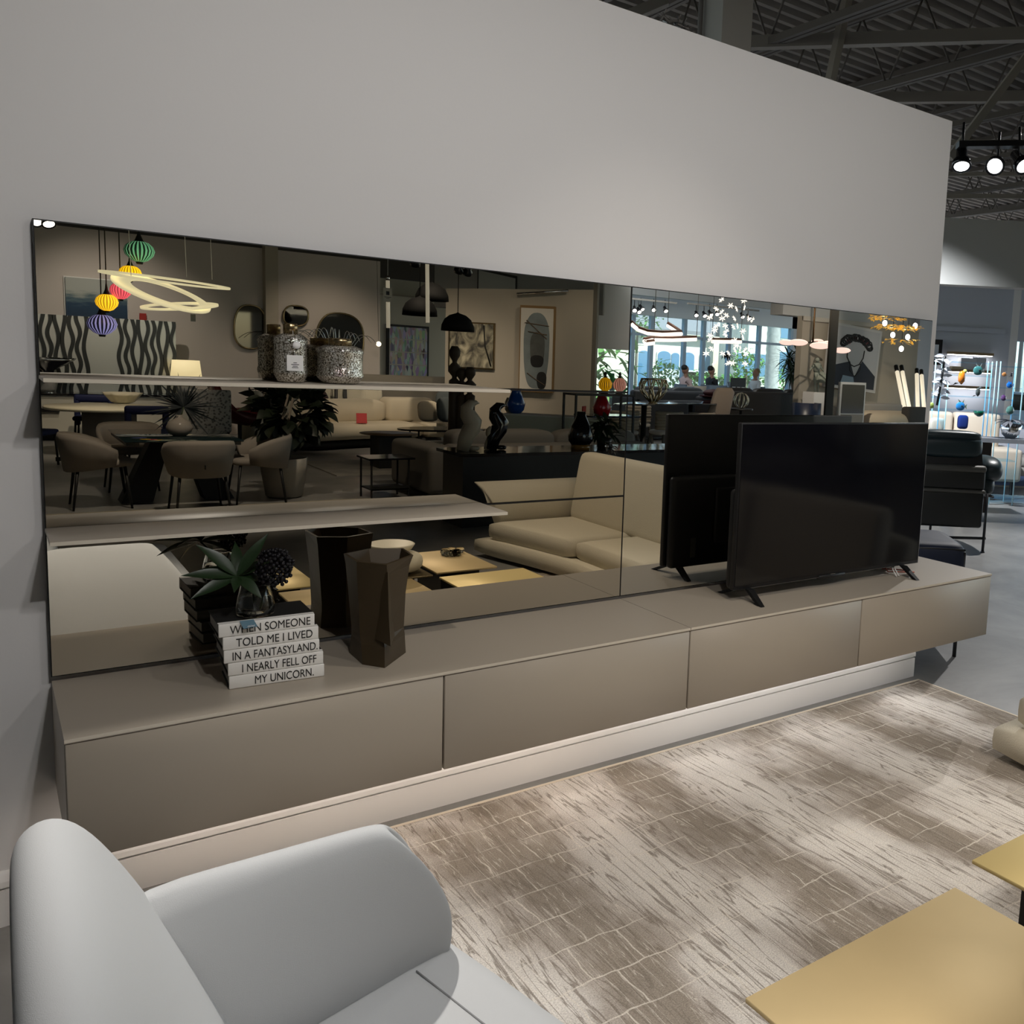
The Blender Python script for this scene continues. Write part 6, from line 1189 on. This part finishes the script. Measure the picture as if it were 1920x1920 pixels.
m.tube([q+Vector((-.03, 0, 0)), q+Vector((-.05, 0, u*.45)), q+Vector((-.02, 0, u*.62))], [.015, .03, .05], 8).tube([q+Vector((.05, 0, 0)), q+Vector((.04, 0, u*.4)), q+Vector((-.02, 0, u*.62))], [.012, .025, .05], 8).tube([q+Vector((-.02, 0, u*.6)), q+Vector((-.02, 0, u*.85)), q+Vector((-.02, 0, u*.9))], [.06, .075, .03], 10).sph(q+Vector((-.02, 0, u*.96)), .045, 10, 8)
for s_ in (-1, 1): m.tube([q+Vector((-.02+.06*s_, 0, u*.85)), q+Vector((-.02+.14*s_, 0, u*.7)), q+Vector((-.02+.19*s_, 0, u*.62))], [.025, .02, .012], 8)
m.build('figure', M_verd, t); MB().lathe([(.14, 0), (.16, .06), (.1, .16), (.02, .22)], q+Vector((.12, 0, u*.28)), 16).build('skirt_basket', M_verd, t); MB().box(q-Vector((.2, .15, .9)), q+Vector((.25, .15, -.001))).build('plinth', M_white, t)
# portrait, tube lamps, golden chandelier, furniture of the far corner
c = Vector((13.641,-9.4,1.991)); M_nv = mat('navy suit paint', (.014, .02, .035), .7); t = thing('picture', 'large tilted picture of a faceless bust with scribbled curls', 'picture', c-ez*1.0)
w_ = .62*(Vector((14.246,-9.4,1.931))-Vector((13.132,-9.4,1.927))).length; h_ = .5*(Vector((13.533,-9.4,2.589)).z-Vector((13.896,-9.4,1.376)).z); rt = Matrix.Rotation(R(4), 4, 'Y')
def pp(x, z, off=0): v = rt @ Vector((x*w_, 0, z*h_)); return c+v+Vector((0, off, 0))
def flat(pts, m_, nm, off): MB().ext([pp(x, z, off) for x, z in pts], (0, .003, 0)).build(nm, m_, t)
MB().ext([pp(x, z, -.12) for x, z in ((-1.06, -1.05), (1.06, -1.05), (1.06, 1.05), (-1.06, 1.05))], (0, .12, 0)).build('frame', mat('white gallery frame', (.5, .5, .5), .5), t); flat([(-.98, -.97), (.98, -.97), (.98, .97), (-.98, .97)], mat('cool white paper', (.42, .43, .45), .5), 'print', .001)
flat([(-.98, -.95), (-.98, -.35), (-.2, -.12), (.05, -.62), (.32, -.05), (.95, -.5), (.95, -.95)], M_nv, 'painted_suit', .006); flat([(-.55, -.95), (-.45, -.6), (.0, -.62), (.1, -.95)], mat('light blue paint', (.25, .35, .45), .7), 'painted_shirt', .010)
m = MB(); face = [(-.38, .3), (-.35, .0), (-.18, -.22), (.0, -.27), (.2, -.18), (.34, .05), (.36, .3)]
m.tube([pp(x, z, .008) for x, z in face], .012, 5).tube([pp(x, z, .008) for x, z in ((-.2, -.2), (-.18, -.4), (.05, -.6))], .01, 5).tube([pp(x, z, .008) for x, z in ((.25, -.15), (.28, -.35), (.05, -.6))], .01, 5); rr = random.Random(9)
for k in range(26):
    a2 = R(15+150*k/25); cx, cz = .62*math.cos(a2)*.95, .33+.34*math.sin(a2); s_ = rr.uniform(.09, .17); m.tube([pp(cx+s_*math.cos(u_*.7)*1.1, cz+s_*.8*math.sin(u_*.7), .008) for u_ in range(10)], .013, 5, closed=True)
m.build('ink_lines', M_ink, t); m = MB()
for x, z in ((-.35, .5), (.45, .52), (-.1, .62), (.2, .6)): m.ext([pp(x+.1*math.cos(R(a2)), z+.08*math.sin(R(a2)), .006) for a2 in range(0, 360, 40)], (0, .002, 0))
m.build('painted_blush', mat('dusty red paint', (.3, .06, .07), .7), t)
for a, b2, lab in (((14.341,-8.6,0.977), (14.733,-9.2,1.769), 'leaning glowing tube lamp next to the portrait'), ((14.491,-8.6,0.978), (14.904,-9.2,1.775), 'second leaning glowing tube lamp, paired with the one by the portrait'), ((14.746,-8.6,0.98), (15.383,-9.2,1.736), 'upright glowing tube lamp at the wall corner'), ((14.953,-8.6,0.982), (15.547,-9.2,1.719), 'outermost glowing tube lamp with a blue tag')):
    a = Vector(a); b2 = Vector(b2); d = (b2-a); lo = a-d*.3; t = thing('tube_lamp', lab, 'lamp', lo, group='glowing tube lamps in the corner'); MB().tube([lo, b2], .042, 12).build('tube', mat('glowing tube', (.9, .88, .82), .4, emit='#fff3dc', es=1.1), t); MB().tube([b2, b2+d.normalized()*.16], .044, 12).build('cap', M_blk, t)
t = thing('chandelier', 'golden tiered leaf chandelier in the far corner', 'chandelier', (13.403,-8.2,2.476)); M_gleaf = mat('gold leaf', (.85, .6, .14), .3, .9, emit='#ffc048', es=.6, bump=1, bscale=30); rr = random.Random(12)
for c, w_, n_ in ((Vector((13.096,-8.2,2.742)), .34, 60), (Vector((13.283,-8.2,2.578)), .33, 70), (Vector((13.504,-8,2.571)), .22, 40), (Vector((13.513,-8.2,2.333)), .33, 30)):
    m = MB()
    for k in range(n_): a2 = rr.uniform(0, 6.28); q = w_*rr.uniform(.3, 1); m.leaf(c+Vector((q*math.cos(a2), q*math.sin(a2), rr.uniform(-.03, .05))), (math.cos(a2+1), math.sin(a2+1), rr.uniform(-.2, .2)), .13, .06, .2, seg=2)
    m.build('gold_tier', M_gleaf, t)
m = MB(); m2 = MB()
for q in (Vector((13.062,-8.2,2.642)), Vector((13.827,-8.1,2.643)), Vector((13.314,-8.2,2.441)), Vector((13.754,-8.2,2.427)), Vector((13.591,-8.2,2.196))): m2.sph(q, (.045, .045, .055), 12, 8); m.tube([q, (q.x, q.y, 4.95)], .006, 5)
m2.build('bulbs', M_led, t); m.build('cord', M_blk, t)
a = (11.336,-7.6,1.531); b_ = (11.978,-7.6,1.502); z0 = (11.698,-7.6,0.997)[2]; t = thing('standing_mirror', 'white-edged standing mirror beside the dark post', 'mirror', ((a[0]+b_[0])/2, -7.6, 0)); MB().box((a[0], -7.66, .2), (b_[0], -7.6, a[2])).build('frame', M_white, t); MB().box((a[0]+.04, -7.6, z0), (b_[0]-.04, -7.59, a[2]-.04)).build('glass', M_blackgloss, t); MB().box((a[0]+.04, -7.6, .24), (b_[0]-.04, -7.588, z0-.02)).build('drawer_front', mat('warm grey drawer', (.3, .27, .23), .5), t); MB().box((a[0]+.1, -8, 0), (b_[0]-.1, -7.6, .2)).build('base', M_blk, t)
a = (12.314,-7.8,1.016); b_ = (13.594,-7.8,0.895); t = thing('sofa', 'cream quilted sofa with dark end panel in the far corner', 'sofa', ((a[0]+b_[0])/2, -8.1, 0)); MB().cush((a[0], -8.6, .1), (b_[0]+.6, -7.4, a[2]), .35).build('seat', M_csofa2, t); MB().rbox((a[0]+.4, -8.7, .1), (b_[0]+.5, -8.45, a[2]+.12), .05, 3).build('backrest', M_greige, t); e_ = (13.311,-7.5,1.132); MB().rbox((e_[0]-.35, -7.6, .05), (e_[0]+.25, -7.4, e_[2]), .05, 3).build('end_panel', mat('dark taupe panel', (.06, .055, .05), .7), t)
a = (13.969,-9.3,1.144); b_ = (15.044,-9.3,1.025); solo('credenza', MB().box((a[0]-1.5, -9.55, .1), (b_[0], -9.15, b_[2])).box((a[0]-1.4, -9.5, 0), (b_[0]-.1, -9.2, .1)), mat('mid taupe lacquer', (.3, .28, .25), .5), 'low taupe credenza under the portrait', 'cabinet')
# ---------------------------------------------------------------- outdoors beyond the window
M_stucco = mat('cream stucco', (.75, .70, .62), .85); M_pane = mat('house window glass', (.12, .24, .38), .3); M_roof = mat('dark roof', (.2, .2, .22), .8)
a = (26.254,-36,2.848); b_ = (33.587,-36,3.258); zt_ = (29.767,-36,3.386)[2]
t = thing('building', 'cream building with arched windows across the lawn', 'building', ((a[0]+b_[0])/2, -36, 0)); MB().box((a[0]-8, -40, 0), (b_[0]-2, -36, zt_)).build('wall', M_stucco, t); MB().ext([(a[0]-8.3, -35.5, zt_), (b_[0]-1.8, -35.5, zt_), (b_[0]-1.8, -38, zt_+3), (a[0]-8.3, -38, zt_+3)], (0, 0, .2)).build('roof', M_roof, t)
for q, w_ in (((28.186,-36,1.666), .42), ((28.927,-36,1.695), .26), ((29.793,-36,1.671), .42), ((30.979,-36,1.659), .34), ((26.879,-36,1.67), .34)):
    zz = q[2]+.55; pts = [(q[0]-w_, -36.0, .4), (q[0]+w_, -36.0, .4), (q[0]+w_, -36.0, zz)]+[(q[0]+w_*math.cos(R(a2)), -36.0, zz+w_*.55*math.sin(R(a2))) for a2 in range(15, 180, 15)]+[(q[0]-w_, -36.0, zz)]
    f_ = MB().ext([(x+(x-q[0])*.12, -35.98, z+(.12 if z > 1 else -.1)) for x, y, z in pts], (0, .05, 0)).build('window_frame', M_white, t); MB().ext(pts, (0, .09, 0)).build('window_pane', M_pane, f_)
a = (31.179,-33,3.144); b_ = (35.265,-33,3.373); zt_ = (32.783,-33,4.473)[2]; t = thing('building', 'white house with dark panelled door behind the palm trunk', 'building', ((a[0]+b_[0])/2, -33, 0)); MB().box((a[0]+.3, -35.4, 0), (b_[0]+6, -33, zt_)).build('wall', M_stucco, t)
for q, w_, z0, z1 in (((31.39,-33,2.266), .75, .1, 2.6), ((32.669,-33,2.436), .4, 1.3, 2.6), ((34.119,-33,2.503), .45, 1.2, 2.8), ((33.946,-33,3.643), .5, 3.4, 4.4)): f_ = MB().box((q[0]-w_, -33.02, z0), (q[0]+w_, -32.95, z1)).build('window_frame', M_white, t); MB().box((q[0]-w_+.08, -32.96, z0+.06), (q[0]+w_-.08, -32.92, z1-.08)).build('window_pane', M_pane, f_)
M_hedge = mat('hedge leaves', (.10, .26, .06), .8, vary=.6, vscale=6)
for k, (q, h, r_, lab) in enumerate((((49.175,-64.633,0.02), 1.9, .9, 'round shrub before the arched building'), ((53.777,-65.125,0.02), 1.5, .7, 'smaller shrub near the parked car across the lawn'), ((20.33,-27,1.314), 4.2, 1.0, 'leafy tree at the pier end of the window view'), ((27.955,-29,1.754), 2.6, .9, 'shrub before the white house door'), ((30.413,-29,1.201), 1.9, 1.3, 'low shrub right of the palm trunk outside'))):
    y = max(-31, min(q[1], -25.5)); d = (Vector((q[0], q[1], 0))-Vector((-.12, 3.0, 0))); f_ = (y-3.0)/d.y; pos = Vector((-.12, 3.0, 0))+d*f_
    tree('shrub' if h < 3 else 'tree', lab, (pos.x, pos.y, 0.02), h, r_, 40+k, M_hedge, 'greenery outside the big window', 300, .26, .07)
for k, (pa, pb) in enumerate((((27.502,-31,1.42), (30.622,-31,1.527)),)):
    m = MB(); rr = random.Random(50)
    for i in range(900): m.leaf((rr.uniform(pa[0], pb[0]), rr.uniform(-31.6, -30.6), rr.uniform(.1, 1.3)), (rr.uniform(-1, 1), rr.uniform(-.5, 1), rr.uniform(-.2, 1)), .3, .16, .3, seg=2)
    tag(solo('hedge', m, M_hedge, 'clipped hedge along the houses across the lawn', 'hedge'), kind='stuff')
q = (25.861,-25,1.571); t = thing('palm_tree', 'pale ringed palm trunk outside the big window', 'tree', (q[0], q[1], .02)); prof = []
for i in range(44): prof += [(.30-.02*(i % 2), .16*i)]
MB().lathe(prof, (q[0], q[1], .02), 18).build('trunk', mat('pale palm bark', (.45, .44, .42), .9, vary=.4, vscale=9), t); m = MB()
for k in range(16): m.leaf((q[0], q[1], 6.9), (math.cos(k*2.4), math.sin(k*2.4), .5), 2.6, .5, .8, seg=6)
m.build('fronds', M_hedge, t)
q = (27.988,-34,1.605); t = thing('car', 'white hatchback parked across the lawn', 'car', (q[0], -33.6, .02)); m = MB(); m.loft([[Vector((q[0]+x, y, z)) for x, z in ((-2.1, .35), (2.1, .35), (2.15, .85), (1.3, .98), (.7, 1.5), (-.8, 1.52), (-1.6, 1.0), (-2.15, .9))] for y in (-34.4, -34.35, -32.85, -32.8)]); m.build('body', mat('white car paint', (.75, .76, .78), .2), t); MB().ext([(q[0]+.68, -32.79, 1.42), (q[0]-.75, -32.79, 1.44), (q[0]-1.35, -32.79, 1.02), (q[0]+1.15, -32.79, 1.0)], (0, -1.62, 0)).build('side_glass', M_blackgloss, t)
for x in (-1.35, 1.35):
    for y in (-34.3, -32.9): MB().at((q[0]+x, y, .35), 0, R(90)).lathe([(.33, -.1), (.33, .1)], n=18).build('wheel', M_blk, t)
p = (17.287,-24,1.313); m = MB(); rr = random.Random(31); t = thing('plant', 'broad pale leaves of a plant outside, under the lowered shade', 'plant', (p[0], p[1], .03))
for k in range(60): m.leaf((p[0]+rr.uniform(-1.1, 1.1), p[1]+rr.uniform(-.3, .3), p[2]+rr.uniform(-.9, .9)), (rr.uniform(-1, 1), rr.uniform(-.4, .4), rr.uniform(-.3, 1)), .8, .26, .4, seg=4)
m.build('foliage', M_hedge, t); MB().tube([(p[0], p[1], .03), (p[0], p[1], p[2])], .08, 8).build('stem', M_bark, t)
